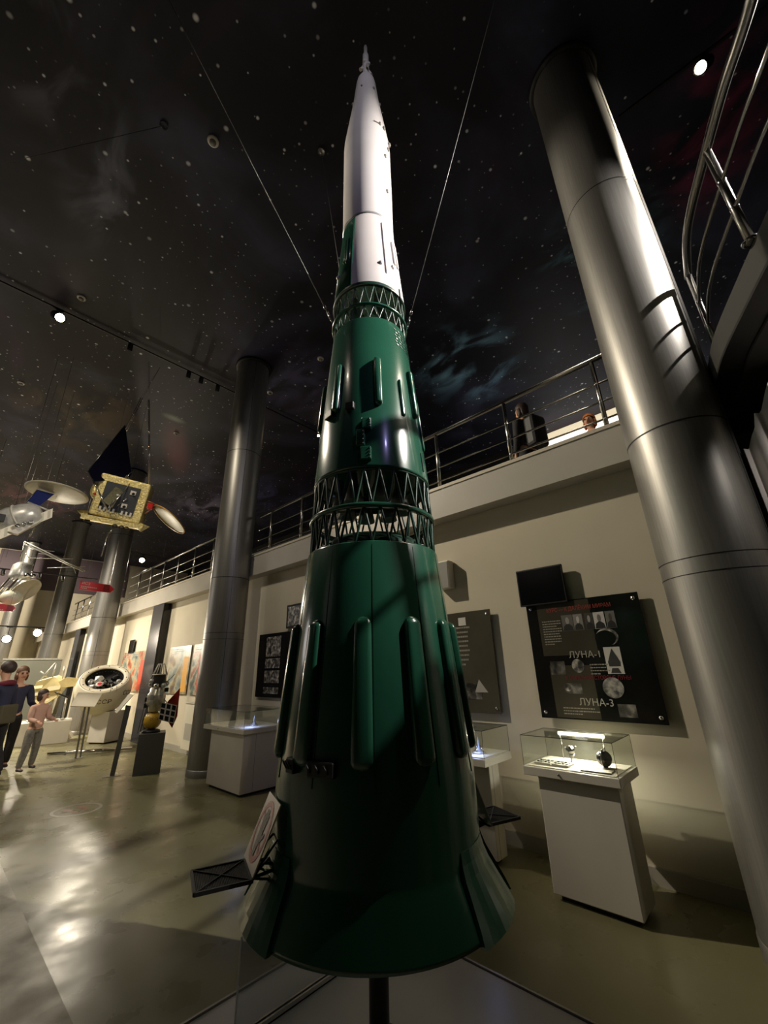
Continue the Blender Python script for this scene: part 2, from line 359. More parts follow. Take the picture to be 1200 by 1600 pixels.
# balcony slab along the right wall, and the dark balcony that turns away beside the near column
SX, SZ0, SZ1 = 4.04, 3.35, 3.77
struct(MB().prism([(SX, 0.1, SZ0), (SX, 31, SZ0), (12.5, 31, SZ0), (12.5, 0.1, SZ0)], (0, 0, SZ1-SZ0)).build('balcony_slab', M_slab))
struct(MB().box((SX-.012, 0.1, SZ1-.035), (SX+.3, 31, SZ1+.004)).build('trim_1', mat('slab_edge', (206, 198, 180), .45)))
edge = [(4.04, -.05), (3.715, -.126), (3.32, -.208), (2.86, -.365), (2.50, -.498), (2.2, -.61), (1.8, -.76), (1.2, -.98), (.4, -1.27), (-.6, -1.65), (-2.0, -2.2), (-4.0, -3.0), (-4.3, -6.0)]
def smooth(pts, k=6):
    out = []
    for i in range(len(pts)-1):
        p0, p1, p2, p3 = pts[max(i-1, 0)], pts[i], pts[i+1], pts[min(i+2, len(pts)-1)]
        for j in range(k):
            t = j/k; out.append(tuple(0.5*((2*b)+(-a+c)*t+(2*a-5*b+4*c-d)*t*t+(-a+3*b-3*c+d)*t**3) for a, b, c, d in zip(p0, p1, p2, p3)))
    return out+[pts[-1]]
edge = smooth(edge, 5)
def inset(pts, d):
    out = []
    for i, (x, y) in enumerate(pts):
        a = Vector(pts[max(i-1, 0)]); b = Vector(pts[min(i+1, len(pts)-1)]); t = (b-a).normalized()
        out.append((x-t.y*d, y+t.x*d))
    return out
struct(MB().prism([(x, y, 3.59) for x, y in edge]+[(12.5, -6, 3.59), (12.5, 0.1, 3.59), (4.04, .1, 3.59)], (0, 0, 0.18)).build('balcony_slab', mat('dark_fascia', (62, 61, 58), 0.6)))
ins = inset(edge, 0.15)
mbq = MB()
for i in range(len(edge)-1):
    a, b, c, d = edge[i], edge[i+1], ins[i+1], ins[i]
    mbq.prism([(a[0], a[1], 3.57), (b[0], b[1], 3.57), (c[0], c[1], 3.57), (d[0], d[1], 3.57)], (0, 0, 0.02))
struct(mbq.build('trim_2', M_black))
struct(MB().prism([(x, y, 3.55) for x, y in ins]+[(12.4, -6, 3.55), (12.4, 0.09, 3.55), (4.04, 0.09, 3.55)], (0, 0, 0.04)).build('ceiling_soffit', M_darkpaint))
struct(MB().box((4.255, -6, 3.1), (4.5, 0.1, 3.55)).build('wall_right', M_darkpaint))  # dark colour carries the shade on the upper wall too
struct(MB().box((4.255, 0.1, 3.1), (4.5, 31, 3.35)).build('wall_right', M_wall))

# ------------------------------------------------------------------ columns
def column(x, y, r, label):
    t = thing('round_column', label, 'column', (x, y, 0), 0, 'steel clad round columns')
    MB().lathe([(r, 0), (r, 8.45)], 72).build('shaft', M_steel, t)
    MB().lathe([(r+0.006, 0), (r+0.006, 0.10), (r, 0.106)], 72).build('base_collar', M_steel, t)
    for z, h in ((2.14, .006), (2.25, .006), (3.26, .012), (6.0, .012)):
        MB().lathe([(r+0.002, z), (r+0.003, z+h/2), (r+0.002, z+h)], 72).build('seam', M_black, t)
    a = radians(250)
    MB().box((-.003, -.002, 0), (.003, .002, 8.44), M=Matrix.Translation((r*cos(a), r*sin(a), 0)) @ Matrix.Rotation(a+pi/2, 4, 'Z')).build('vertical_seam', M_chrome, t)
    MB().lathe([(r+0.002, 8.38), (r+0.05, 8.38), (r+0.05, 8.44), (r+0.002, 8.44)], 72).build('ceiling_collar', M_black, t)
    return t
column(3.75, 0.21, 0.345, 'big steel-clad column in the right foreground beside the lunar probe poster')
column(3.75, 7.62, 0.357, 'steel-clad column rising behind the white display case left of the rocket')
column(3.62, 15.63, 0.345, 'steel-clad column rising below the hanging gold-foil satellite')
column(3.62, 23.2, 0.345, 'far steel-clad column just left of the red arrow sign')
column(2.55, 28.6, 0.33, 'farthest steel column behind the smiling woman at the left edge')

# ------------------------------------------------------------------ dark rectangular pillars under the balcony
def pillar(x0, x1, y0, y1, label):
    t = thing('square_pillar', label, 'pillar', ((x0+x1)/2, (y0+y1)/2, 0))
    a, b = (x1-x0)/2, (y1-y0)/2
    MB().bbox((-a, -b, 0), (a, b, 3.345), 0.012).build('shaft', mat('pillar_grey', (70, 70, 76), 0.22, 0.2), t)
    MB().box((-a+.02, -b-.012, 0), (a-.01, -b-.002, 3.34)).build('side_panel', M_blackgloss, t)
pillar(4.05, 4.25, 11.84, 12.6, 'dark grey square pillar under the balcony behind the probe model')
pillar(4.05, 4.25, 20.6, 21.3, 'far dark square pillar under the balcony left of the sphere capsule')

# ------------------------------------------------------------------ balcony railings
def railing(path, z0, posts, label, name='balcony_railing', n_r=(0.52, 0.30, 0.10), H=0.82):
    """path: plan polyline; posts: list of (x, y)"""
    bx, by = path[0]
    t = thing(name, label, 'railing', (bx, by, z0)); P = lambda z: [(x-bx, y-by, z) for x, y in path]
    MB().tube(P(H), 0.028, 12).build('handrail', M_rail, t)
    for h in n_r: MB().tube(P(h), 0.011, 8).build('rail', M_rail, t)
    for x, y in posts:
        p = MB().bar((x-bx, y-by, 0), (x-bx, y-by, H-.02), 0.023, 12).build('post', M_rail, t)
        MB().lathe([(0.045, 0), (0.045, 0.008), (0.023, 0.012)], 16, (x-bx, y-by, 0)).build('foot_plate', M_rail, p)
        for h in n_r: MB().ball((x-bx, y-by, h), 0.026, 10, 6).build('clamp', M_chrome, p)
railing([(4.09, 0.52), (4.09, 7.28)], SZ1+.004, [(4.09, 0.72+1.02*i) for i in range(7)], 'balcony railing between the big right column and the column left of the rocket')
railing([(4.09, 7.95), (4.09, 15.3)], SZ1+.004, [(4.09, 8.3+1.02*i) for i in range(7)], 'balcony railing between the two middle columns behind the gold satellite')
railing([(4.09, 15.95), (4.09, 22.9)], SZ1+.004, [(4.09, 16.2+1.02*i) for i in range(7)], 'far stretch of balcony railing behind the red arrow sign')
railing(smooth([(3.62, -.215), (3.245, -.257), (2.98, -.32), (2.65, -.435), (2.30, -.564), (2.04, -.68), (1.6, -.85), (1.0, -1.08), (.2, -1.38), (-.8, -1.77), (-2.0, -2.25), (-3.8, -2.97)]), SZ1+.004, [(3.585, -.218), (2.60, -.453), (1.60, -.85), (.6, -1.23), (-.4, -1.61), (-1.4, -2.0), (-2.6, -2.49), (-3.75, -2.95)], 'curved polished railing on the dark balcony edge at the upper right', 'curved_railing', (0.52, 0.28), .83)
# ------------------------------------------------------------------ the rocket
RX, RY, RA = 1.734, 1.702, radians(45.53)
rk = thing('rocket_model', 'tall green and white moon rocket model standing on a dark post', 'rocket', (RX, RY, 0), -RA)
def onr(th, r, z):
    a = radians(th); return Vector((r*sin(a), -r*cos(a), z))
def rprof(z):
    P = ((0.627, .60), (0.80, .4975), (1.12, .4975), (2.22, .391), (2.43, .383), (2.665, .372), (3.88, .274), (4.0, .279), (4.19, .281), (5.05, .215), (6.28, .219), (7.0, .136), (7.4, .100), (7.5, .085), (7.56, .034))
    for (z0, r0), (z1, r1) in zip(P, P[1:]):
        if z <= z1: return r0+(r1-r0)*(z-z0)/(z1-z0)
    return .03
# post and stage shells
MB().lathe([(0.044, 0.077), (0.044, 0.70)], 32).lathe([(0.0, 0.077), (0.13, 0.077), (0.13, 0.09), (0.044, 0.095)], 32).build('post', M_black, rk)
s1 = MB().lathe([(0.05, 0.69), (0.50, 0.69), (0.585, 0.632), (0.60, 0.627), (0.597, 0.642), (0.505, 0.79), (0.4985, 0.815), (0.4975, 1.12), (0.391, 2.215), (0.388, 2.222), (0.36, 2.222), (0.355, 2.2)], 128).build('first_stage', M_green, rk)
MB().lathe([(0.356, 2.2), (0.33, 2.26), (0.26, 2.315), (0.15, 2.345), (0.0, 2.355)], 64).build('dome', M_greendark, s1)
mb = MB()
for i in range(24):
    a = 360/24*i; mb.bar(onr(a, .34, 2.25), onr(a+28, .08, 2.357), .007, 6)
mb.build('dome_ribs', M_greendark, s1)
# thin panel seams on the first stage
for th in (-0.5, 33, -33, 66, -66, 100, -100, 180):
    MB().rbar(onr(th, .3915, 2.20), onr(th, .4980, 1.13), .004, .004, onr(th, 1, 0)).build('seam', M_greendark, s1)
# long conduit covers on the first stage
def pod(th, z0, z1, wd, dp, name, parent, m=M_green, taper=0.0):
    """a half-round cover with rounded ends lying on the hull between z0 and z1"""
    mb = MB(); prof = []
    nS = 12
    for k in range(nS+1):
        t = k/nS
        if t < 0.5: e = min(1.0, t/0.06)
        else: e = min(1.0, (1-t)/0.06)
        s = math.sqrt(max(0.0, 1-(1-e)**2)); prof.append((t, s))
    # finer ends
    prof = [(0, 0.05), (0.008, .45), (0.02, .72), (0.04, .93), (0.06, 1), (0.5, 1), (0.94, 1), (0.96, .93), (0.98, .72), (0.992, .45), (1, .05)]
    rings = []
    for t, s in prof:
        z = z0+(z1-z0)*t; c = onr(th, rprof(z)-0.006, z); tx = onr(th+90, 1, 0); ou = onr(th, 1, 0)
        ww = wd*(1+taper*(1-t))/2*max(s, .12)
        sec = [(-1, 0), (-1, .55), (-.86, .82), (-.55, .97), (0, 1.0), (.55, .97), (.86, .82), (1, .55), (1, 0)]
        rings.append([c+tx*(a*ww)+ou*(b*dp*s+0.006) for a, b in sec])
    n = 9; vs = [v for q in rings for v in q]
    fs = [(i*n+k, i*n+k+1, (i+1)*n+k+1, (i+1)*n+k) for i in range(len(rings)-1) for k in range(n-1)]
    fs += [tuple(range(n)), tuple(range((len(rings)-1)*n, len(rings)*n))]
    return mb.add(vs, fs, 0, True).build(name, m, parent)
for th in (-137, -104, -72.5, -40.6, -6.7, 24.9, 54.0, 84, 116, 148, 180):
    pod(th, 1.20, 1.83, 0.078, 0.034, 'conduit_cover', s1, taper=0.25)
for th, wd in ((-27, .13), (-47, .06)):
    c = MB()
    M = Matrix.Translation(onr(th, .492, 1.205)) @ Matrix.Rotation(radians(th), 4, 'Z')
    c.bbox((-wd/2, -.03, -.03), (wd/2, .01, .03), .006, M=M)
    for k in range(3): c.bar(M @ Vector((-wd/3+k*wd/3, -.03, -.012)), M @ Vector((-wd/3+k*wd/3-.015, -.042, .02)), .004, 6)
    c.build('clamp_block', M_fin, s1)
# shields over the flared skirt
def shield(th, hw, name, parent):
    vs = []; na, nz = 8, 6
    def rr(z): return rprof(z)
    for side in (0, 1):
        for j in range(nz+1):
            z = 0.872-(0.872-0.622)*j/nz
            for i in range(na+1):
                a = th-hw+2*hw*i/na
                w_ = 0.5+0.5*j/nz; a = th+(a-th)*(0.75+0.25*j/nz)
                o = 0.0 if side == 0 else (0.004+0.020*min(1, j/2.0))
                vs.append(onr(a, rr(max(z, .627))+o, z))
    m = (na+1)*(nz+1); g = lambda s, j, i: s*m+j*(na+1)+i; fs = []
    for j in range(nz):
        for i in range(na): fs.append((g(1, j, i), g(1, j, i+1), g(1, j+1, i+1), g(1, j+1, i)))
        fs.append((g(0, j, 0), g(1, j, 0), g(1, j+1, 0), g(0, j+1, 0))); fs.append((g(0, j, na), g(1, j, na), g(1, j+1, na), g(0, j+1, na)))
    for i in range(na):
        fs.append((g(0, 0, i), g(1, 0, i), g(1, 0, i+1), g(0, 0, i+1))); fs.append((g(0, nz, i), g(1, nz, i), g(1, nz, i+1), g(0, nz, i+1)))
    MB().add(vs, fs).build(name, M_green, parent)
for th in (-60, 58, 104, 150, -108, -152): shield(th, 19, 'skirt_shield', s1)
# grid fins, deployed level
def gridfin(th, z, parent):
    o = onr(th, 1, 0); tx = onr(th+90, 1, 0); c = onr(th, .715, z); h = .108
    P = lambda a, b, dz=0: c+o*(a*h)+tx*(b*h)+Vector((0, 0, dz))
    f = MB()
    for a, b in (((-1, -1), (1, -1)), ((1, -1), (1, 1)), ((1, 1), (-1, 1)), ((-1, 1), (-1, -1))): f.rbar(P(*a), P(*b), .009, .014)
    fo = f.build('grid_fin', M_fin, parent)
    g = MB()
    for k in range(-17, 18):
        t = k/18.0
        g.rbar(P(-1, t, -.001), P(1, t, -.001), .0022, .006); g.rbar(P(t, -1, .001), P(t, 1, .001), .0022, .006)
    g.rbar(P(-1, -1, .004), P(1, 1, .004), .004, .006); g.rbar(P(-1, 1, .004), P(1, -1, .004), .004, .006)
    g.build('lattice', M_fin, fo)
    s = MB()
    for b in (-.75, .75):
        s.bar(P(-1, b), onr(th, .494, z+.005)+tx*(b*h*.7), .007, 8); s.bar(P(-1, b), onr(th, .498, z+.10)+tx*(b*h*.5), .005, 8)
        s.bar(P(-1, b), onr(th, .51, z-.035)+tx*(b*h*.5), .005, 8)
    s.bar(P(-1, -.75), onr(th, .496, z+.02)+tx*(.5*h), .005, 8); s.bar(P(-1, .75), onr(th, .496, z+.02)-tx*(.5*h), .005, 8)
    s.build('hinge_struts', M_fin, fo)
gridfin(-65, .805, s1); gridfin(115, .805, s1)
# interstage lattices
def lattice(z0, r0, z1, r1, n, name, bar=.0075, top=True):
    o = None; f = MB()
    f.tube([onr(360*i/72, r1, z1) for i in range(72)], bar*1.3, 6, closed=True)
    o = f.build(name, M_greendark, rk); st = MB()
    for i in range(n):
        a = 360*i/n; b = a+180/n
        st.bar(onr(a, r0, z0), onr(b, r1, z1), bar, 6, caps=False); st.bar(onr(b, r1, z1), onr(a+360/n, r0, z0), bar, 6, caps=False)
    st.build('struts', M_greendark, o); return o
def ringband(z, r, h, d, name):
    MB().lathe([(r-d, z-h/2), (r, z-h/2), (r+.004, z-h/4), (r+.004, z+h/4), (r, z+h/2), (r-d, z+h/2), (r-d, z-h/2)], 96).build(name, M_green, rk)
lattice(2.225, .375, 2.43, .372, 26, 'interstage_truss'); ringband(2.43, .386, .026, .03, 'truss_ring')
lattice(2.44, .372, 2.66, .360, 26, 'interstage_truss')
lattice(3.885, .264, 4.0, .270, 24, 'interstage_truss', .005); ringband(4.0, .283, .020, .022, 'truss_ring')
lattice(4.01, .270, 4.185, .268, 24, 'interstage_truss', .005)
# second stage with conduits, raceway boxes, engines
s2_ = MB().lathe([(.30, 2.72), (.345, 2.70), (.362, 2.665), (.372, 2.663), (.3715, 2.68), (.274, 3.878), (.27, 3.884), (.25, 3.884), (.24, 3.87), (.16, 3.92), (0, 3.945)], 112).lathe([(0, 2.74), (.31, 2.72)], 48).build('second_stage', M_green, rk)
for th in (-87, -39.6, 8.4, 57, 105, 153, 201): pod(th, 3.10, 3.49, .048, .032, 'conduit_cover', s2_)
pod(37, 3.06, 3.36, .026, .014, 'conduit_cover', s2_); pod(72, 2.9, 3.30, .03, .016, 'conduit_cover', s2_); pod(-95, 2.98, 3.3, .03, .016, 'conduit_cover', s2_)
for th, z0, z1, wd in ((-4.2, 2.915, 2.99, .055), (-9.5, 2.80, 2.905, .05), (-4.6, 2.70, 2.785, .062)):
    M = Matrix.Translation(onr(th, rprof((z0+z1)/2)-.006, 0)) @ Matrix.Rotation(radians(th), 4, 'Z')
    b = MB().bbox((-wd/2, -.036, z0), (wd/2, .01, z1), .005, M=M).build('raceway_box', M_green, s2_)
    k = MB()
    for q in range(4): k.ball(M @ Vector((wd/2-.008, -.036, z0+.012+(z1-z0-.024)*q/3)), .0048, 8, 6)
    k.build('bolt', M_chrome, b)
for th, wd in ((-21.5, .055), (-49, .075)):
    M = Matrix.Translation(onr(th, .333, 3.11)) @ Matrix.Rotation(radians(th), 4, 'Z')
    MB().bbox((-wd/2, -.028, -.03), (wd/2, .01, .022), .006, M=M).build('clamp_block', M_fin, s2_)
MB().rbar(onr(60, .3665, 2.72), onr(60, .356, 2.85), .012, .012, onr(60, 1, 0)).build('bracket', M_fin, s2_)
mb = MB()
for i in range(8):
    a = 45*i+12; c = onr(a, .20, 0); mb.lathe([(.02, 2.72), (.024, 2.66), (.045, 2.60), (.06, 2.53), (.056, 2.53), (.03, 2.62)], 16, (c.x, c.y, 0))
mb.build('engine_nozzles', M_greynoz, s2_)
# small text block in raised letters on the upper right of the second stage
mb = MB()
for r_ in range(6):
    for q in range(7):
        th = 38+q*7.5+(r_ % 2)*2; z = 3.83-r_*.028
        p0 = onr(th, rprof(z)+.0015, z); p1 = onr(th+3.5, rprof(z-.012)+.0015, z-.012); mb.rbar(p0, p1, .004, .004)
        if (q+r_) % 2: mb.rbar(onr(th+3.5, rprof(z)+.0015, z), onr(th, rprof(z-.012)+.0015, z-.012), .004, .004)
mb.build('raised_markings', M_greendark, s2_)
# third stage: white with green strips
s3 = MB().lathe([(.20, 4.27), (.25, 4.22), (.272, 4.192), (.281, 4.188), (.2805, 4.20), (.2155, 5.045), (.20, 5.05)], 112).lathe([(0, 4.30), (.2, 4.27)], 48).build('third_stage', M_rwhite, rk)
def strip(a0, a1, z0, z1, off, m, name, parent):
    vs = []; n = 10
    for z in (z0, z1):
        for i in range(n+1): vs.append(onr(a0+(a1-a0)*i/n, rprof(z)+off, z))
    for z in (z0, z1):
        for i in range(n+1): vs.append(onr(a0+(a1-a0)*i/n, rprof(z)-.002, z))
    k = n+1; fs = [(i, i+1, k+i+1, k+i) for i in range(n)]
    fs += [(i, 2*k+i, 2*k+i+1, i+1) for i in range(n)]+[(k+i, k+i+1, 3*k+i+1, 3*k+i) for i in range(n)]+[(0, k, 3*k, 2*k), (n, 2*k+n, 3*k+n, k+n)]
    MB().add(vs, fs, 0, True).build(name, m, parent)
for a0, a1 in ((-73, -28), (110, 150)): strip(a0, a1, 4.205, 5.035, .0012, M_green, 'green_strip', s3)
MB().lathe([(.282, 4.186), (.283, 4.19), (.282, 4.21)], 96).build('rim', M_greendark, s3)
pod(-40.5, 4.50, 4.80, .03, .012, 'conduit_cover', s3, M_green); pod(-47, 4.52, 4.80, .03, .012, 'conduit_cover', s3, M_green)
pod(29.5, 4.34, 4.97, .012, .010, 'thin_conduit', s3, M_rwhite); pod(52, 4.53, 4.80, .03, .016, 'conduit_cover', s3, M_rwhite); pod(62, 4.53, 4.80, .02, .014, 'conduit_cover', s3, M_rwhite)
for th, z in ((20.5, 4.44), (44.4, 4.47), (-64, 4.44)): MB().ball(onr(th, rprof(z)+.002, z), .016, 10, 6, sc=(1, 1, 1.2)).build('thruster_blister', M_rwhite, s3)
for th, z in ((55, 4.23),): MB().rbar(onr(th, .284, 4.17), onr(th, .276, 4.27), .010, .014, onr(th, 1, 0)).build('bracket', M_fin, s3)
mb = MB()
for i in range(4):
    c = onr(90*i+30, .12, 0); mb.lathe([(.02, 4.28), (.025, 4.22), (.05, 4.12), (.046, 4.12), (.02, 4.24)], 16, (c.x, c.y, 0))
mb.build('engine_nozzles', M_greynoz, s3)
# payload fairing and escape tower
pf = MB().lathe([(.20, 5.05), (.2155, 5.05), (.2165, 5.06), (.2190, 5.5), (.2195, 6.20), (.215, 6.30), (.136, 7.0), (.103, 7.38), (.094, 7.44), (.075, 7.50), (.045, 7.545), (.03, 7.56)], 96).build('payload_fairing', M_rwhite, rk)
MB().lathe([(.2155, 5.045), (.2195, 5.05), (.2195, 5.066), (.2165, 5.07)], 96).build('joint_ring', M_silver, pf)
for th, z, s in ((48.5, 5.92, .013), (50.9, 5.445, .013), (62, 6.10, .013), (36, 6.36, .012), (50, 6.36, .013), (70, 6.22, .016), (-80, 7.0, .012), (80, 7.0, .012), (38, 7.12, .011), (-20, 7.12, .009)):
    MB().ball(onr(th, rprof(z)+.001, z), s*1.25, 10, 6, sc=(1, 1, 1.4)).build('thruster_blister', mat('blister_grey', (128, 124, 118), .5), pf)
MB().rbar(onr(18, rprof(6.34)+.002, 6.34), onr(36, rprof(6.35)+.002, 6.35), .012, .008).build('seam', mat('blister_grey', (128, 124, 118), .5), pf)
et = MB().lathe([(.034, 7.545), (.026, 7.60), (.030, 7.68), (.036, 7.72), (.034, 7.92), (.033, 8.0), (.020, 8.05), (.019, 8.18), (.012, 8.21), (0, 8.215)], 32).build('escape_tower', M_rwhite, pf)
for i in range(4):
    a = 90*i+20
    MB().bar(onr(a, .03, 7.73), onr(a, .062, 7.665), .011, 10, r2=.017).build('nozzle', M_rwhite, et)
    MB().ball(onr(a+45, .038, 7.80), .017, 10, 6).build('blister', M_rwhite, et)
# guy wires from the upper truss to the ceiling
def guy(th, anchor, label):
    p = Vector((RX, RY, 0))+Matrix.Rotation(-RA, 4, 'Z') @ onr(th, .29, 4.03)
    q = Vector(anchor); d = (q-p).normalized()
    t = thing('guy_wire', label, 'wire', tuple(p))
    MB().bar((0, 0, 0), q-p-d*.02, .003, 6).build('rope', M_wire, t)
    k = MB().lathe([(.05, -.02), (.05, 0), (.0, 0)], 16, q-p).lathe([(.0, -.05), (.014, -.045), (.014, -.02)], 12, q-p); k.build('ceiling_plate', M_silver, t)
    k = MB().bar(d*.03, d*.10, .009, 8).bar(d*.13, d*.16, .011, 8).bar((0, 0, 0), d*.03, .006, 8); k.build('turnbuckle', M_chrome, t)
guy(-74, (-0.20, 2.91, 8.43), 'steel guy wire running to the ceiling on the left of the rocket')
guy(86, (2.314, 0.211, 8.43), 'steel guy wire running to the ceiling on the right of the rocket')
guy(-150, (2.088, 2.955, 8.43), 'short steel guy wire behind the rocket reaching a ceiling hook')

# the no-touching signs on the fins, leaning on the hull
def sign(rot, label):
    c = [Vector(p) for p in ((1.314, 2.018, 1.044), (1.2155, 1.775, 1.047), (1.126, 1.807, .818), (1.224, 2.05, .815))]
    ce = sum(c, Vector())/4; ex = (c[1]-c[0]+c[2]-c[3]).normalized(); ez = (c[0]-c[3]+c[1]-c[2]); ez = (ez-ex*ez.dot(ex)).normalized(); ey = ez.cross(ex)
    # ex: to the sign's right as seen from outside, ez up, -ey outward
    out = (ce-Vector((RX, RY, ce.z))); 
    if ey.dot(out) > 0: ey = -ey
    R = Matrix(((ex.x, ey.x, ez.x, ce.x), (ex.y, ey.y, ez.y, ce.y), (ex.z, ey.z, ez.z, ce.z), (0, 0, 0, 1)))
    A = Matrix.Translation((RX, RY, 0)) @ Matrix.Rotation(rot, 4, 'Z') @ Matrix.Translation((-RX, -RY, 0))
    t = thing('warning_sign', label, 'sign', (0, 0, 0), 0); t.matrix_world = A @ R
    h = .128
    MB().bbox((-h, -.002, -h), (h, .004, h), .0015).build('plate', mat('sign_white', (216, 204, 194), .4), t)
    red = mat('sign_red', (176, 62, 62), .45); dk = mat('sign_dark', (62, 44, 40), .5)
    n = 48; vs = []
    for rr in (.112, .090):
        for i in range(n): vs.append((rr*cos(2*pi*i/n), -.0035, rr*sin(2*pi*i/n)))
    MB().add(vs, [(i, (i+1) % n, n+(i+1) % n, n+i) for i in range(n)]).build('prohibition_ring', red, t)
    MB().prism([(-.068, -.0034, .052), (-.056, -.0034, .064), (.068, -.0034, -.058), (.057, -.0034, -.070)], (0, -.0003, 0)).build('prohibition_bar', red, t)
    hnd = MB()
    def fing(x0, z0, x1, z1, wd):
        p, q = Vector((x0, 0, z0)), Vector((x1, 0, z1)); d = (q-p).normalized(); s = Vector((d.z, 0, -d.x))*wd
        pts = [p-s, p+s]+[q+s*cos(a)+d*wd*sin(a) for a in [pi*k/6 for k in range(7)]]
        hnd.prism([(v.x, -.0042, v.z) for v in pts], (0, -.0006, 0))
    fing(-.024, .0, -.034, .052, .0075); fing(-.009, .0, -.012, .072, .008); fing(.008, .0, .011, .074, .008); fing(.022, 0, .032, .058, .0075); fing(.022, -.035, .058, -.005, .009)
    hnd.prism([(-.033, -.0042, .006), (.031, -.0042, .006), (.034, -.0042, -.03), (.020, -.0042, -.055), (.016, -.0042, -.088), (-.018, -.0042, -.088), (-.026, -.0042, -.04)], (0, -.0006, 0))
    hnd.build('hand_symbol', dk, t)
sign(0, 'square white do-not-touch sign with red ring on the left fin of the rocket')
sign(pi, 'do-not-touch sign seen edge-on on the right fin of the rocket')

# platform and clear screen under the rocket
t = thing('rocket_platform', 'low grey square platform under the rocket', 'platform', (1.71, 1.73, 0))
MB().bbox((-.76, -.76, 0), (.76, .76, .062), .006).build('base', mat('platform_side', (74, 62, 56), .4), t)
MB().box((-.745, -.745, .062), (.745, .745, .075)).build('top_sheet', mat('platform_top', (196, 192, 190), .30, noise=(4, .05)), t)
MB().box((-.76, .750, .0625), (.76, .762, .083)).box((.750, -.76, .0625), (.762, .76, .083)).build('edge_strip', mat('edge_alu', (170, 164, 158), .35, .6), t)
t = thing('acrylic_screen', 'clear acrylic screen standing on the platform left of the post', 'screen', (1.70, 2.20, .076))
MB().bbox((-.37, -.005, .014), (.30, .005, .365), .002).build('panel', M_acryl, t)
MB().box((-.37, -.0051, .0145), (-.366, .0051, .364)).build('polished_edge', mat('acrylic_edge', (206, 208, 206), .3), t)
MB().box((-.36, -.016, 0), (.30, -.006, .022)).box((-.36, .006, 0), (.30, .016, .022)).box((-.36, -.016, 0), (.30, .016, .006)).build('channel', M_chrome, t)
t = thing('floor_profile', 'short polished metal profile lying on the platform before the screen', 'profile', (1.30, 1.98, .076))
MB().box((-.14, -.015, 0), (.14, -.009, .022)).box((-.14, .009, 0), (.14, .015, .022)).box((-.14, -.015, 0), (.14, .015, .006)).build('channel', M_chrome, t)
# ------------------------------------------------------------------ display cases along the wall
M_felt = mat('case_bed', (226, 218, 200), .7, noise=(6, .03))
def display_case(x0, x1, y0, y1, px0, px1, py0, py1, label, ztop=1.055, zt0=.775, zt1=.835, tube=False):
    cx, cy = (x0+x1)/2, (y0+y1)/2
    t = thing('display_case', label, 'display case', (cx, cy, 0)); X = lambda v: v-cx; Y = lambda v: v-cy
    p = MB().bbox((X(px0), Y(py0), .035), (X(px1), Y(py1), zt0), .006).build('pedestal', M_white, t)
    if not tube: MB().box((X(px0)+.3*(px1-px0), Y(py0)-.0006, .04), (X(px0)+.3*(px1-px0)+.003, Y(py0)+.002, zt0-.005)).build('door_gap', M_black, p)
    MB().box((X(px0)+.04, Y(py0)+.04, 0), (X(px1)-.04, Y(py1)-.04, .035)).build('recessed_foot', M_black, t)
    tr = MB().bbox((X(x0), Y(y0), zt0), (X(x1), Y(y1), zt1), .004).build('tray', M_white, t)
    MB().box((X(x0)+.03, Y(y0)+.03, zt1), (X(x1)-.03, Y(y1)-.03, zt1+.006)).build('bed', M_felt, tr)
    MB().lathe([(0, 0), (.007, 0), (.007, .012), (0, .012)], 12, M=Matrix.Translation((X(x0), Y((y0*2+y1*3)/5), (zt0+zt1)/2)) @ Matrix.Rotation(-pi/2, 4, 'Y')).build('lock', M_chrome, tr)
    e = .008; a0, a1, b0, b1 = X(x0)+.008, X(x1)-.008, Y(y0)+.008, Y(y1)-.008; g = .004
    for lo, hi in (((a0, b0, zt1), (a0+g, b1, ztop-g)), ((a1-g, b0, zt1), (a1, b1, ztop-g)), ((a0+g, b0, zt1), (a1-g, b0+g, ztop-g)), ((a0+g, b1-g, zt1), (a1-g, b1, ztop-g)), ((a0, b0, ztop-g), (a1, b1, ztop))):
        MB().box(lo, hi).build('glass_pane', M_glass, t)
    ed = MB()
    for a in (a0, a1):
        ed.box((a-.0015, b0, ztop-.004), (a+.0015, b1, ztop+.0008))
        for b in (b0, b1): ed.box((a-.0012, b-.0012, zt1), (a+.0012, b+.0012, ztop))
    for b in (b0, b1): ed.box((a0, b-.0015, ztop-.004), (a1, b+.0015, ztop+.0008))
    ed.build('glass_edges', mat('glass_edge', (46, 54, 50), .25), t)
    if tube:
        xx = X(x1)-.10; y_a, y_b = Y(y0)+.17, Y(y1)-.17
        l = MB().bbox((xx-.012, y_a, ztop-.030), (xx+.012, y_b, ztop-.006), .004).build('light_tube', M_tube, t)
        for yy in (y_a+.015, y_b-.015): MB().bar((xx, yy, zt1), (xx, yy, ztop-.03), .004, 8).build('tube_support', M_chrome, l)
    return t
display_case(3.50, 3.985, 1.075, 1.785, 3.545, 3.86, 1.108, 1.69, 'lit white display case below the lunar probe poster right of the rocket', tube=True)
display_case(3.50, 3.985, 2.13, 2.84, 3.745, 3.915, 2.24, 2.74, 'white display case half hidden behind the right side of the rocket')
display_case(3.31, 4.02, 5.83, 7.08, 3.345, 3.98, 5.865, 6.86, 'long white display case in front of the column left of the rocket', ztop=1.05, zt0=.76, zt1=.82)
lamp('case_light', 'AREA', (3.865, 1.43, 1.020), 7.0, (1.0, .95, .80), (3.80, 1.43, .84), 0.12)
lamp('case_light_blue', 'POINT', (3.50, 6.0, .92), 1.6, (.35, .45, 1.0), None, .02)
lamp('case_light_blue_b', 'POINT', (3.60, 2.27, .90), 1.2, (.35, .45, 1.0), None, .02)
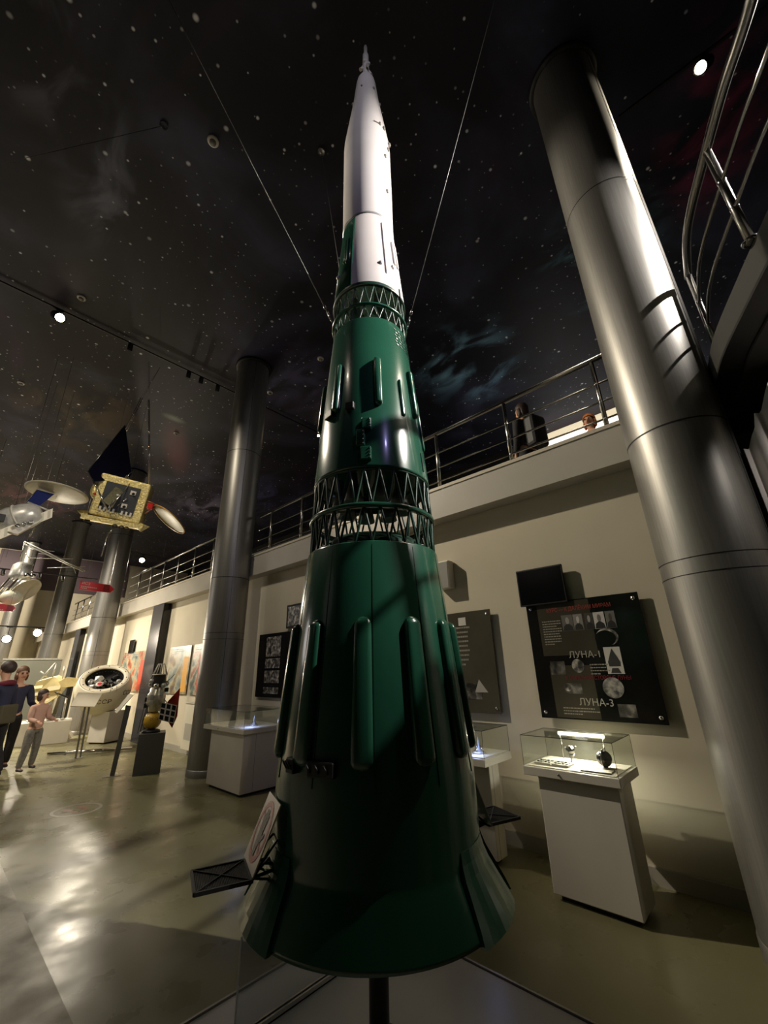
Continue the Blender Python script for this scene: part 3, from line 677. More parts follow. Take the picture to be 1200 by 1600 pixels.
# things inside the lit case
t = thing('steel_ball_model', 'faceted steel ball with pentagon plates at the right in the lit case', 'model', (3.76, 1.235, .8425))
bm = bmesh.new(); bmesh.ops.create_icosphere(bm, subdivisions=2, radius=.058)
bmesh.ops.bevel(bm, geom=bm.edges[:], offset=.004, segments=1, affect='EDGES')
M_pent = mat('dark_steel_plate', (64, 62, 58), .22, .9)
MB().frombm(bm, M=Matrix.Translation((0, 0, .062))).build('ball', M_pent, t)
MB().tube([(.060*cos(2*pi*i/32), .004, .062+.060*sin(2*pi*i/32)) for i in range(32)], .004, 6, closed=True).build('seam_ring', M_chrome, t)
MB().lathe([(.0, 0), (.022, 0), (.016, .008), (.0, .009)], 20).build('stand', M_chrome, t)
t = thing('pennant_sphere_model', 'small steel sphere on a cup stand left of centre in the lit case', 'model', (3.80, 1.50, .8425))
MB().lathe([(0, 0), (.028, 0), (.026, .005), (.008, .010), (.006, .025), (.024, .045), (.030, .062), (.026, .062), (.0, .035)], 28).build('cup', M_silver, t)
bm = bmesh.new(); bmesh.ops.create_icosphere(bm, subdivisions=2, radius=.036)
mb = MB().frombm(bm, M=Matrix.Translation((0, 0, .085))); mb.build('sphere', M_chrome, t)
mb = MB()
for i in range(8):
    a = 2*pi*i/8; mb.bar((.030*cos(a), .030*sin(a), .09), (.048*cos(a), .048*sin(a), .118), .0025, 6)
mb.build('pins', M_pent, t)
for k, (y, lab) in enumerate(((1.66, 'left tray of small pennant plates in the lit case'), (1.52, 'middle tray of small pennant plates in the lit case'))):
    t = thing('specimen_tray', lab, 'tray', (3.66, y, .8425)); 
    MB().bbox((-.07, -.065, 0), (.07, .065, .014), .002).build('board', M_white, t)
    for i in range(4):
        for j in range(2):
            M = Matrix.Translation((-.035+j*.06, -.045+i*.03, .0145)) @ Matrix.Rotation(.5*i, 4, 'Z')
            if i % 2: MB().lathe([(0, .007), (.009, .005), (.011, 0), (0, 0)], 5, M=M).build('medal', M_pent, t)
            else: MB().bbox((-.011, -.008, 0), (.011, .008, .006), .001, M=M).build('medal', M_silver, t)
t = thing('caption_sheet', 'cream caption sheet with dark frame lying in front of the steel ball', 'sheet', (3.62, 1.25, .8425), .05)
MB().bbox((-.055, -.10, 0), (.055, .10, .006), .001).build('sheet', mat('caption_paper', (232, 222, 200), .6), t)
MB().box((-.06, -.105, 0), (-.055, .105, .0075)).box((.055, -.105, 0), (.06, .105, .0075)).build('frame_bar', mat('frame_brown', (70, 58, 44), .5), t)
# models in the other two cases
for (x, y, lab) in ((3.62, 6.10, 'small spired model lit blue in the case left of the rocket'), (3.70, 2.30, 'small spired model lit blue in the case behind the rocket')):
    z = .8265 if y > 3 else .8415
    t = thing('spired_model', lab, 'model', (x, y, z))
    MB().lathe([(0, 0), (.06, 0), (.06, .012), (.03, .02), (.012, .05), (.006, .12), (0, .16)], 20).build('cone', M_silver, t)
    for i in range(4): MB().bar((.05*cos(pi/2*i), .05*sin(pi/2*i), .012), (.012*cos(pi/2*i), .012*sin(pi/2*i), .07), .003, 6).build('strut', M_chrome, t)
t = thing('caption_sheet', 'pale caption sheet inside the case left of the rocket', 'sheet', (3.60, 6.55, .8265))
MB().bbox((-.12, -.2, 0), (.12, .2, .006), .001).build('sheet', mat('caption_paper', (232, 222, 200), .6), t)

# ------------------------------------------------------------------ posters on the right wall
def boltsq(t, hw, hh, x):
    for a in (-1, 1):
        for b in (-1, 1):
            MB().lathe([(0, -.012), (.016, -.012), (.018, -.006), (.012, .03), (0, .03)], 16, M=Matrix.Translation((x, a*(hw-.045), b*(hh-.05))) @ Matrix.Rotation(pi/2, 4, 'Y')).build('standoff', M_chrome, t)
def photo(t, y, z, w_, h_, m, x=-.012, name='photo_print'):
    return MB().box((x, y-w_/2, z-h_/2), (x+.002, y+w_/2, z+h_/2)).build(name, m, t)
# text written on a plane facing -x, reading from +y towards -y
def TM(x, y, z): return Matrix.Translation((x, y, z)) @ Matrix(((0, 0, -1, 0), (-1, 0, 0, 0), (0, 1, 0, 0), (0, 0, 0, 1)))
def lines(t, y, z, w_, n, dz, m, x=-.0125, ln=.7):
    mb = MB()
    for i in range(n):
        yy = y; rem = w_*(1-(.25*random.random() if i < n-1 else .5))
        while rem > .01:
            l = min(rem, .008+.02*random.random()); mb.box((x, yy-l, z-i*dz-dz*.28), (x+.001, yy, z-i*dz+dz*.1)); yy -= l+.005; rem -= l+.005
        if dz > .04: mb.build('text_line', m, t); mb = MB()
    if mb.v: mb.build('text_block', m, t)
M_poster = mat('poster_black', (24, 23, 21), .12, noise=(3, .3)); M_posterg = mat('poster_grey', (66, 62, 52), .12, noise=(2, .12)); M_ink = mat('print_grey', (146, 142, 130), .5); M_inkw = mat('print_white', (168, 164, 154), .5)
M_inkr = mat('print_red', (150, 52, 40), .5); M_inkc = mat('print_crimson', (120, 26, 38), .5)
M_bw = printmat('photo_bw', [(18, 18, 18), (70, 68, 64), (150, 146, 138), (214, 210, 202)], 18)
M_bwd = printmat('photo_bw_dark', [(14, 14, 14), (40, 39, 37), (84, 81, 76), (150, 146, 138)], 9)
M_moon = printmat('photo_moon', [(50, 50, 50), (110, 108, 104), (150, 148, 142), (180, 176, 168)], 22)
hw, hh = .522, .532
t = thing('wall_poster', 'black glass poster about lunar probes above the lit display case', 'poster', (4.212, 1.357, 1.643))
MB().bbox((-.01, -hw, -hh), (0, hw, hh), .002).build('panel', M_poster, t)
MB().box((-.0115, -.10, .02), (-.0102, .41, hh-.01)).box((-.0112, -.02, -hh+.012), (-.0102, .37, -.07)).build('grey_field', M_posterg, t)
boltsq(t, hw, hh, -.004)
text('heading', 'КУРС — К ДАЛЁКИМ МИРАМ', .052, M_inkr, t, TM(-.0125, .39, .43), .0004).scale = (1, .80, 1)
lines(t, .375, .345, .20, 10, .024, M_ink)
# portrait prints: plain head-and-shoulder figures in grey
def portrait(y, z, w_, h_, bg, tone):
    f = photo(t, y, z, w_, h_, mat('portrait_bg_%d' % bg, (bg, bg-3, bg-8), .5), -.0128)
    n = 20; m = mat('portrait_tone_%d' % tone, (tone, tone-3, tone-8), .5)
    MB().prism([(-.0132, y+w_*.17*cos(2*pi*i/n), z+h_*.14+h_*.22*sin(2*pi*i/n)) for i in range(n)], (-.0006, 0, 0)).build('figure_head', m, f)
    MB().prism([(-.0132, y-w_*.46, z-h_*.48), (-.0132, y-w_*.38, z-h_*.2), (-.0132, y-w_*.1, z-h_*.06), (-.0132, y+w_*.1, z-h_*.06), (-.0132, y+w_*.38, z-h_*.2), (-.0132, y+w_*.46, z-h_*.48)], (-.0006, 0, 0)).build('figure_coat', mat('portrait_coat', (32, 31, 29), .5), f)
portrait(.125, .315, .105, .15, 96, 150); portrait(.025, .315, .085, .15, 130, 190); portrait(-.075, .315, .075, .15, 60, 160); portrait(-.165, .315, .095, .15, 196, 110); portrait(-.262, .315, .08, .15, 110, 70)
def ellipse(y, z, ry, rz, m, x=-.0128, name='photo_print'):
    return MB().prism([(x, y+ry*cos(2*pi*i/32), z+rz*sin(2*pi*i/32)) for i in range(32)], (-.0006, 0, 0)).build(name, m, t)
f = ellipse(-.20, .165, .095, .075, M_bw); MB().prism([(-.0135, -.185+.088*cos(2*pi*i/32), .155+.068*sin(2*pi*i/32)) for i in range(32)], (-.0006, 0, 0)).build('dark_disc', M_poster, f)
text('title', 'ЛУНА-1', .082, M_inkw, t, TM(-.0125, .17, -.005), .0004)
ellipse(.10, -.075, .055, .06, M_bw); photo(t, .29, -.09, .14, .12, M_bwd)
lines(t, -.005, -.065, .17, 4, .026, M_ink)
f = photo(t, -.215, -.035, .135, .225, mat('poster_white', (205, 202, 194), .5))
MB().prism([(-.0135, -.215, .065), (-.0135, -.165, -.05), (-.0135, -.17, -.085), (-.0135, -.26, -.085), (-.0135, -.265, -.05)], (-.0006, 0, 0)).prism([(-.0137, -.19, -.10), (-.0137, -.175, -.14), (-.0137, -.255, -.14), (-.0137, -.24, -.10)], (-.0006, 0, 0)).build('drawing', mat('drawing_grey', (52, 52, 50), .5), f)
text('heading', 'К ОБРАТНОЙ СТОРОНЕ ЛУНЫ', .048, M_inkc, t, TM(-.0125, .30, -.195), .0004).scale = (1, .78, 1)
photo(t, .18, -.27, .16, .09, M_bwd); ellipse(.225, -.26, .04, .035, M_bw)
MB().prism([(-.0128, -.165+.085*cos(2*pi*i/40), -.26+.085*sin(2*pi*i/40)) for i in range(40)], (-.0006, 0, 0)).build('moon_print', M_moon, t)
text('title', 'ЛУНА-3', .082, M_inkw, t, TM(-.0125, .15, -.41), .0004)
lines(t, .30, -.435, .33, 3, .024, M_ink); photo(t, -.24, -.44, .14, .10, M_bwd)
t = thing('wall_monitor', 'black blank monitor mounted above the lunar probe poster', 'monitor', (4.20, 1.68, 2.345))
MB().bbox((-.03, -.245, -.19), (.0, .245, .19), .006).build('housing', M_black, t)
MB().box((-.032, -.23, -.175), (-.0301, .23, .175)).build('screen', M_blackgloss, t)
MB().box((0, -.06, -.06), (.055, .06, .06)).build('wall_bracket', M_black, t)
t = thing('wall_poster', 'grey glass poster with a dish aerial picture right behind the rocket', 'poster', (4.215, 2.83, 1.65))
MB().bbox((-.01, -hw, -hh), (0, hw, hh), .002).build('panel', mat('poster_olive', (78, 74, 62), .14, noise=(3, .15)), t); boltsq(t, hw, hh, -.004)
photo(t, -.22, -.32, .20, .16, M_bwd); lines(t, -.05, .36, .2, 9, .05, M_ink)
MB().box((-.0125, -.20, .38), (-.0115, -.10, .47)).build('emblem_card', mat('poster_white', (205, 202, 194), .5), t)
MB().prism([(-.0128, -.40, -.33), (-.0128, -.30, -.20), (-.0128, -.24, -.33)], (-.0006, 0, 0)).build('dish_drawing', M_inkw, t)
t = thing('wall_poster', 'black poster with spacecraft photos between the column and the rocket', 'poster', (4.225, 6.60, 1.69))
MB().bbox((-.01, -.54, -.53), (0, .54, .53), .002).build('panel', M_poster, t)
for z, h_ in ((.30, .34), (0.02, .16), (-.2, .2), (-.42, .10)): photo(t, .05, z, .46, h_, M_bw)
t = thing('framed_photo', 'grey photo in a black frame above the black spacecraft poster', 'frame', (4.235, 6.02, 2.47))
MB().bbox((-.02, -.28, -.2), (0, .28, .2), .004).build('frame', M_black, t); photo(t, 0, 0, .46, .33, M_bw, -.022)
# colourful posters farther along
M_pA = printmat('poster_colour_a', [(60, 84, 86), (130, 138, 130), (170, 160, 130), (176, 96, 66), (96, 70, 60)], 3.5)
M_pB = printmat('poster_colour_b', [(130, 60, 46), (160, 96, 70), (180, 172, 150), (90, 110, 104), (66, 66, 64)], 4.0)
M_pC = printmat('poster_colour_c', [(66, 90, 94), (120, 132, 128), (176, 172, 156), (150, 128, 80), (96, 84, 76)], 3.0)
M_pD = printmat('poster_grey_d', [(50, 54, 58), (110, 116, 120), (176, 178, 176), (130, 120, 110), (60, 60, 62)], 3.0)
for y, z, a, b, m, lab in ((10.73, 1.66, 1.24, 1.06, M_pC, 'colourful poster right of the dark square pillar behind the probe model'), (9.70, 1.66, .52, 1.06, M_pB, 'narrow red poster beside the column left of the rocket'), (13.95, 1.66, 2.2, 1.08, M_pA, 'wide red and green poster left of the dark square pillar'), (19.4, 1.7, 1.6, 1.6, M_pD, 'far grey poster left of the sphere capsule')):
    t = thing('wall_poster', lab, 'poster', (4.23, y, z))
    MB().bbox((-.012, -a/2, -b/2), (0, a/2, b/2), .002).build('panel', m, t)
    lines(t, a/2-.08, b/2-.06, a*.7, 3, .05, M_inkw, -.0135)
    MB().box((-.0135, -a/2+.06, -b/2+.05), (-.0125, -a/2+.06+a*.22, b/2-.25)).build('colour_field', mat('field_amber' if m is M_pC else 'field_red', (222, 160, 40) if m is M_pC else (190, 70, 40), .5), t)
for y, z, lab in ((14.35, 2.36, 'small black monitor above the wide red and green poster'), (21.1, 2.35, 'small black monitor far along the right wall')):
    t = thing('wall_monitor', lab, 'monitor', (4.21, y, z))
    MB().bbox((-.03, -.20, -.19), (0, .20, .19), .006).build('housing', M_black, t); MB().box((-.032, -.185, -.175), (-.0301, .185, .175)).build('screen', M_blackgloss, t); MB().box((0, -.05, -.05), (.045, .05, .05)).build('wall_bracket', M_black, t)
t = thing('wall_speaker', 'white wall speaker peeking out high beside the rocket', 'speaker', (4.19, 2.86, 2.65))
MB().bbox((-.06, -.10, -.17), (.06, .10, .17), .012).build('cabinet', M_white, t); MB().box((-.063, -.085, -.15), (-.0602, .085, .15)).build('grille', mat('grille_grey', (150, 148, 142), .7), t)
# pale wall cabinet with shelf beside the far posters
t = thing('wall_cabinet', 'pale low wall cabinet between the probe model and the column', 'cabinet', (4.17, 9.30, 0))
MB().bbox((-.08, -.4, .12), (.08, .4, .98), .006).build('body', mat('cabinet_cream', (222, 216, 196), .5), t)
MB().box((-.10, -.42, .98), (.08, .42, 1.01)).build('top', M_white, t); MB().box((-.083, -.3, .3), (-.0802, .3, .6)).build('door', mat('cabinet_grey', (176, 172, 160), .5), t)
# white cloth hanging under the dark balcony
mb = MB(); vs = []; n = 60
for i in range(n+1):
    y = -.15-1.5*i/n; x = 3.66+.035*sin(i*1.1)+.02*sin(i*.37)
    top = 3.00+.42*min(1, max(0, (i-1)/9.0)) if i < 10 else 3.42
    if i > 4: top = max(top, 3.25)
    for z in (0.05, 1.2, 2.3, top): vs.append((x+.02*sin(z*2+i*.3), y, z))
fs = [(i*4+k, i*4+k+1, (i+1)*4+k+1, (i+1)*4+k) for i in range(n) for k in range(3)]
mb.add(vs, fs, 0, True); 
o = mb.build('hanging_cloth', mat('white_cloth', (226, 220, 214), .8)); sm = o.modifiers.new('s', 'SOLIDIFY'); sm.thickness = .006
tag(o, 'white pleated cloth hanging under the dark balcony at the right edge', 'cloth')
# floor sticker
t = thing('floor_sticker', 'round white floor sticker with pink footprints on the left floor', 'sticker', (1.80, 7.1, 0.0), .2)
M_stk = mat('sticker_white', (168, 162, 144), .4); 
mb = MB(); n = 48
mb.lathe([(.24, .0012), (.275, .0012)], 48, smooth=False); mb.lathe([(.275, .0012), (.275, 0)], 48)
mb.build('ring', M_stk, t)
for s_ in (-1, 1):
    M = Matrix.Translation((s_*.075, 0, .0012)) @ Matrix.Rotation(-.15*s_, 4, 'Z')
    f = MB(); pts = [(.045*cos(a)*(1 if sin(a) > 0 else .75), .05+.09*sin(a), 0) for a in [2*pi*i/24 for i in range(24)]]
    f.prism([M @ Vector(p) for p in pts], (0, 0, .0006)); f.prism([M @ Vector((.032*cos(2*pi*i/20), -.09+.042*sin(2*pi*i/20), 0)) for i in range(20)], (0, 0, .0006))
    f.build('footprint', mat('sticker_pink', (156, 112, 96), .4), t)
# ------------------------------------------------------------------ lighting tracks and spots
def track(p, q, label, rods=(), z_top=8.44):
    p, q = Vector(p), Vector(q); t = thing('lighting_track', label, 'lighting track', tuple(p))
    MB().rbar((0, 0, 0), q-p, .034, .030).build('rail', M_black, t)
    for k in rods:
        c = (q-p)*k; MB().bar(c, (c.x, c.y, z_top-p.z), .004, 6).build('rod', M_wire, t)
    return t
track((-3.0, 8.74, 8.37), (6.9, 8.74, 8.37), 'long black lighting track on the starry ceiling behind the rocket', (.05, .36, .66, .95))
track((-2.5, 15.8, 4.50), (3.25, 15.8, 4.50), 'upper black lighting track hanging across the far hall', (.1, .45, .95))
track((-2.5, 15.95, 2.94), (2.25, 15.95, 2.94), 'lower black lighting track hanging across the far hall', (.1, .85))
track((4.58, -0.22, 8.38), (4.70, -2.6, 8.38), 'black lighting track on the ceiling beside the big right column', (.1, .9))
track((4.8, 19.6, 6.55), (6.6, 19.9, 6.55), 'short lighting track over the far balcony', (.1, .9))
def spot(loc, aim, label, lit=False, s=1.0, drop=.10, name='track_spotlight'):
    loc = Vector(loc); t = thing(name, label, 'spotlight', tuple(loc), 0, 'ceiling track spotlights')
    d = (Vector(aim)-loc).normalized(); c = Vector((0, 0, -drop))
    MB().bbox((-.03*s, -.016, -.035), (.03*s, .016, -.017), .003).build('adapter', M_black, t)
    MB().bar((0, 0, -.03), c, .008, 8).build('stem', M_black, t)
    M = Matrix.Translation(c) @ d.to_track_quat('Z', 'Y').to_matrix().to_4x4()
    h = MB().lathe([(0, -.09*s), (.042*s, -.09*s), (.048*s, -.08*s), (.050*s, .08*s), (.044*s, .085*s), (.040*s, .06*s), (0, .06*s)], 24, M=M).build('head', M_black, t)
    MB().lathe([(0, .066*s), (.040*s, .064*s)], 24, M=M).build('lens', M_lampglow if lit else mat('lens_grey', (120, 120, 118), .2), h)
spot((.16, 8.74, 8.37), (1.9, 3.0, 3.6), 'brightly glowing spotlight on the long ceiling track at the left', True, 1.9, .17)
for x, lab in ((1.42, 'dark spotlight nearest the glowing one on the long ceiling track'), (2.68, 'dark tilted spotlight in the middle of the long ceiling track'), (2.98, 'dark spotlight just right of the tilted one on the long ceiling track'), (3.4, 'dark spotlight beside the column on the long ceiling track')):
    spot((x, 8.74, 8.37), (x+.1, 9.2, 7.2), lab)
spot((6.6, 8.74, 8.37), (3, 3, 4), 'small lit spotlight at the right end of the long ceiling track', True, .8)
spot((4.64, -1.10, 8.38), (2.1, 1.0, 4.6), 'glowing spotlight on the ceiling beside the curved railing', True, 1.5, .15)
spot((5.55, 19.75, 6.55), (2.0, 10, 2.2), 'glowing spotlight over the far balcony railing', True, 2.4, .25)
spot((2.10, 15.95, 2.94), (1.3, 8.0, 1.5), 'glowing spotlight low above the golden lander', True, 2.3, .14)
spot((1.46, 15.95, 2.94), (.8, 8.0, 1.5), 'glowing spotlight at the left picture edge above the visitors', True, 2.3, .33)
for x, lab in ((1.76, 'dark square spotlight on the upper far track left of the red sign'), (2.34, 'dark spotlight on the upper far track above the red sign'), (0.95, 'dark spotlight on the upper far track at the left picture edge')):
    spot((x, 15.8, 4.50), (x, 15.2, 3.4), lab)
# smoke detectors and ceiling hooks
for i, (x, y, lab) in enumerate(((.984, 3.941, 'white smoke detector on the ceiling left of the rocket nose'), (4.68, 6.227, 'white smoke detector on the ceiling close right of the rocket second stage'), (4.536, 8.165, 'white smoke detector on the ceiling just right of the middle column'),
        (-.025, 12.19, 'white smoke detector on the ceiling at the far left'), (.38, 8.2, 'white smoke detector next to the glowing left spotlight'), (3.6, 11.9, 'white smoke detector above the gold satellite dish'), (3.2, 18.4, 'small white smoke detector far back over the red arrow sign'))):
    t = thing('smoke_detector', lab, 'smoke detector', (x, y, 8.45))
    MB().lathe([(0, 0), (.075, 0), (.075, -.018), (.062, -.034), (.0, -.034)], 28).build('base', mat('detector_white', (214, 210, 200), .5), t)
    MB().lathe([(.045, -.034), (.042, -.055), (.0, -.058)], 24).build('sensor_head', mat('detector_grey', (110, 108, 104), .5), t)
t = thing('hanging_cable', 'thin steel cable running from a ceiling hook towards the far left', 'cable', (.449, 4.242, 8.43))
MB().bar((0, 0, 0), (-9.44, 9.16, -6.75), .0035, 6).build('rope', M_wire, t); MB().lathe([(.05, -.002), (.05, .02), (0, .02)], 16).build('ceiling_plate', M_silver, t)
# plumbing for hanging things: local frame seen from the camera, u right, d away, z up
def facing(name, label, cat, az, D, zb, group=None):
    p = away(az, D, zb); t = thing(name, label, cat, p, -radians(az), group)
    def P(u, z, d=0.0):
        k = (D+d)/D; return Vector((u*k, d, 1.6+(z-1.6)*k-zb))
    return t, P
# ------------------------------------------------------------------ hanging gold satellite
t, P = facing('hanging_satellite', 'gold-foil satellite with dark solar panel hanging at the left', 'satellite', 12.2025, 9.0, 3.64)
ROT = Matrix.Translation(P(.03, 4.79, .33)) @ Matrix.Rotation(radians(7.5), 4, 'Y') @ Matrix.Rotation(radians(-8), 4, 'Z') @ Matrix.Rotation(radians(15), 4, 'X')
bus = MB().bbox((-.44, -.30, -.41), (.44, .30, .43), .03, M=ROT).build('bus', M_gold, t)
MB().prism([(-.31, -.302, -.27), (.29, -.302, -.27), (.29, -.302, .29), (-.31, -.302, .29)], (0, -.012, 0), M=ROT).build('equipment_panel', mat('panel_slate', (62, 64, 68), .4, .2), bus)
for i in range(8):
    if i != 4: MB().bbox((-.29+i*.075, -.335, -.31), (-.255+i*.075, -.30, -.22), .004, M=ROT).build('white_tab', M_white, bus)
for x, z in ((.18, .17), (.10, -.12)):
    f = MB().bbox((x-.05, -.33, z-.045), (x+.05, -.31, z+.045), .004, M=ROT).build('sensor_plate', M_white, bus); MB().bar(ROT @ Vector((x+.01, -.33, z-.01)), ROT @ Vector((x+.01, -.37, z-.02)), .024, 14).build('lens', M_black, f)
MB().lathe([(0, 0), (.05, 0), (.035, .05), (.02, .10), (0, .10)], 16, M=ROT @ Matrix.Translation((-.05, -.31, .05)) @ Matrix.Rotation(pi/2, 4, 'X')).build('horn', M_silver, bus)
MB().bar(ROT @ Vector((-.02, -.32, -.16)), ROT @ Vector((.12, -.36, .05)), .008, 8).build('boom', M_chrome, bus)
sk = MB(); sk.prism([(-.52, -.34, -.44), (.52, -.34, -.40), (.46, .30, -.40), (-.46, .30, -.44)], (0, 0, -.09), M=ROT); sk.build('lower_deck', M_gold, t)
for x, y in ((-.42, -.25), (.18, -.33), (.26, -.31), (.06, -.34)): MB().lathe([(.02, 0), (.045, -.02), (.06, -.07), (.05, -.07), (.02, -.02)], 16, M=ROT @ Matrix.Translation((x, y, -.5))).build('thruster', mat('thruster_dark', (58, 48, 36), .4, .4), t)
MB().prism([(-.62, -.30, -.40), (-.44, -.36, -.36), (-.40, .1, -.40), (-.44, -.30, -.54)], (0, .06, 0), M=ROT).build('left_wedge', M_gold, t)
MB().prism([(.62, -.20, -.40), (.42, -.26, -.36), (.40, .1, -.5), (.50, -.2, -.54)], (0, .06, 0), M=ROT).build('right_wedge', M_gold, t)
b = MB().ball(ROT @ Vector((-.47, -.16, .06)), .11, 16, 10, sc=(.8, .8, 1.5)).build('sensor_bump', M_gold, t)
MB().ball(P(-.44, 4.84, -.12), .026, 10, 6).build('red_lens', mat('lens_red', (190, 40, 34), .2), b)
c = [P(-.228, 6.437, .35), P(-.632, 5.287, .0), P(-.185, 4.554, -.12), P(.065, 5.401, .25)]
nrm = (c[1]-c[0]).cross(c[3]-c[0]).normalized()*.02
pan = MB().prism([c[0], c[1], c[1].lerp(c[2], .30), c[3].lerp(c[2], .12), c[3]], nrm).build('solar_panel', mat('solar_dark', (12, 13, 26), .12, 0, .6), t)
for a, b_ in ((0, 1), (1, 2)): MB().bar(c[a], c[b_], .014, 8).build('edge_rod', M_chrome, pan)
for k in (.45, .74):
    a_, b_ = c[1].lerp(c[2], .30*k).lerp(c[3], .35*k), c[0].lerp(c[3], k); MB().bar(a_-nrm*.3, b_-nrm*.3, .005, 6).build('panel_seam', M_silver, pan)
MB().bar(c[3], c[2], .012, 8).build('yoke_rod', M_chrome, t)
MB().bar(P(-.17, 4.57, -.13), P(.08, 5.18, -.05), .010, 8).build('strut', M_chrome, t); MB().bar(P(.0, 5.3, .0), P(.09, 5.52, .1), .010, 8).build('strut', M_chrome, t)
q = [P(-.30, 4.72, -.05), P(-.12, 4.62, -.06), P(.07, 5.26, .02), P(.0, 5.36, .03)]
MB().prism(q, (0, .03, 0)).build('folded_panel', mat('folded_olive', (96, 92, 66), .4, .3, noise=(24, .4)), t)
# dish on an arm
vd = Vector((-.59, .03, -.81)).normalized(); xx, yy, _ = frame_from(vd); Rm = Matrix(((xx.x, yy.x, vd.x, 0), (xx.y, yy.y, vd.y, 0), (xx.z, yy.z, vd.z, 0), (0, 0, 0, 1)))
DM = Matrix.Translation(P(.90, 4.575, 0)) @ Rm
pr = [(.39*k/10, .07*(k/10)**2-.05) for k in range(11)]
dsh = MB().lathe(pr+[(.39, .012)]+[(.39*k/10, .07*(k/10)**2-.062) for k in range(10, -1, -1)], 48, M=DM).build('dish', mat('dish_pale', (196, 194, 160), .4), t)
MB().lathe([(.385, .008), (.40, .012), (.40, .03), (.385, .03)], 48, M=DM).build('rim', mat('dish_amber', (206, 150, 60), .4, .2), dsh)
for a, b_ in (((.44, 4.88), (.63, 4.83)), ((.44, 4.60), (.62, 4.82)), ((.63, 4.83), (.80, 4.72)), ((.44, 4.74), (.63, 4.83))): MB().bar(P(*a, .0), P(*b_, .02), .012, 8).build('dish_arm', mat('arm_copper', (176, 110, 80), .4, .4), t)
MB().bbox((-.05, -.04, -.06), (.05, .04, .06), .008, M=Matrix.Translation(P(.50, 4.77, -.02))).build('drive_box', mat('lens_red', (190, 40, 34), .2), t)
MB().bar(P(-.02, 4.20, -.1), P(-.09, 4.10, -.1), .012, 8).bar(P(-.09, 4.10, -.1), P(-.116, 3.645, -.1), .010, 8).build('whip_antenna', M_chrome, t)
for a, b_ in (((.44, 5.18), (.10, 7.215)), ((.42, 5.18), (.08, 7.215))): MB().bar(P(*a, .2), P(*b_, .2), .008, 6).bar(P(*b_, .2), P(b_[0]-.15, 8.18, .2), .003, 6).build('suspension_rod', M_chrome, t)
for o_ in (0, .03): MB().bar(P(-.20+o_, 6.36-o_, .33), P(-.06+o_, 7.2, .33), .009, 6).bar(P(-.06+o_, 7.2, .33), P(.17, 8.14, .33), .003, 6).build('suspension_rod', M_chrome, t)

# ------------------------------------------------------------------ silver satellite with round dish, far left
t, P = facing('hanging_satellite', 'silver satellite with a big pale round dish and striped arm at the left edge', 'satellite', 4.607, 9.5, 3.55)
vd = Vector((.06, .03, 1.0)).normalized(); xx, yy, _ = frame_from(vd); Rm = Matrix(((xx.x, yy.x, vd.x, 0), (xx.y, yy.y, vd.y, 0), (xx.z, yy.z, vd.z, 0), (0, 0, 0, 1)))
DM = Matrix.Translation(P(.216, 4.82, .1)) @ Rm
d_ = MB().lathe([(.51*k/10, .06*(k/10)**2) for k in range(11)]+[(.51*k/10, .06*(k/10)**2+.012) for k in range(10, -1, -1)], 56, M=DM).build('dish', mat('dish_cream', (190, 184, 160), .45, noise=(5, .12)), t)
mb = MB(); mb.bar(DM @ Vector((0, 0, -.01)), DM @ Vector((.5, 0, .05)), .006, 6); mb.build('dish_rib', M_silver, d_)
BM = Matrix.Translation(P(-.22, 4.27, .0)) @ Matrix.Rotation(radians(62), 4, 'Y') @ Matrix.Rotation(radians(20), 4, 'X')
b = MB().lathe([(0, -.34), (.16, -.34), (.19, -.30), (.23, -.10), (.235, .12), (.19, .26), (.12, .34), (0, .35)], 36, M=BM).build('body', mat('sat_silver', (206, 204, 196), .32, .3, noise=(10, .25)), t)
MB().tube([BM @ Vector((.24*cos(2*pi*i/32), .24*sin(2*pi*i/32), .0)) for i in range(32)], .014, 8, closed=True).build('band', M_white, b)
for k in range(3): MB().lathe([(.0, -.02), (.034, -.02), (.034, .02), (.022, .02), (.022, .0), (0, 0)], 16, M=Matrix.Translation(P(-.20+k*.085, 4.13+k*.05, -.26)) @ Matrix.Rotation(pi/2, 4, 'X')).build('porthole', M_chrome, b)
MB().bbox((-.07, -.03, -.07), (.07, .03, .07), .01, M=Matrix.Translation(P(-.46, 4.22, -.24))).build('camera_box', M_black, b)
MB().prism([P(-.30, 4.00, -.2), P(.10, 4.30, -.2), P(.06, 4.24, -.2), P(-.16, 3.98, -.2)], (0, .12, 0)).build('fairing', M_white, t)
M_solar = mat('solar_blue', (24, 34, 92), .2, 0, .6)
s_ = MB().prism([P(-.085, 4.870), P(.178, 4.851), P(.018, 4.572), P(-.187, 4.584)], (.0, .02, .0)).build('solar_panel', M_solar, t); MB().bar(P(-.085, 4.87, -.01), P(-.187, 4.584, -.01), .008, 6).build('edge_rod', M_chrome, s_)
MB().prism([P(-.12, 4.50, .05), P(.12, 4.46, .05), P(.06, 4.36, .05), P(-.12, 4.38, .05)], (0, .02, 0)).build('solar_panel', M_solar, t)
MB().bar(P(-.16, 4.60, -.02), P(.20, 4.50, -.05), .016, 8).build('panel_boom', M_silver, t)
a0, a1 = Vector((-1.30, .0, 0)), Vector((.228, 0, 0)); base = P(.228, 4.48, -.15)
A_, B_ = P(-.95, 3.42, -.15), P(.228, 4.48, -.15); ax_ = (B_-A_).normalized(); sd = Vector((-.15, 0, 1)).normalized(); L_ = (B_-A_).length
arm = MB().prism([A_-sd*.085, B_-sd*.085, B_+sd*.085, A_+sd*.085], (0, .03, 0)).build('striped_arm', mat('arm_cream', (232, 226, 206), .5), t)
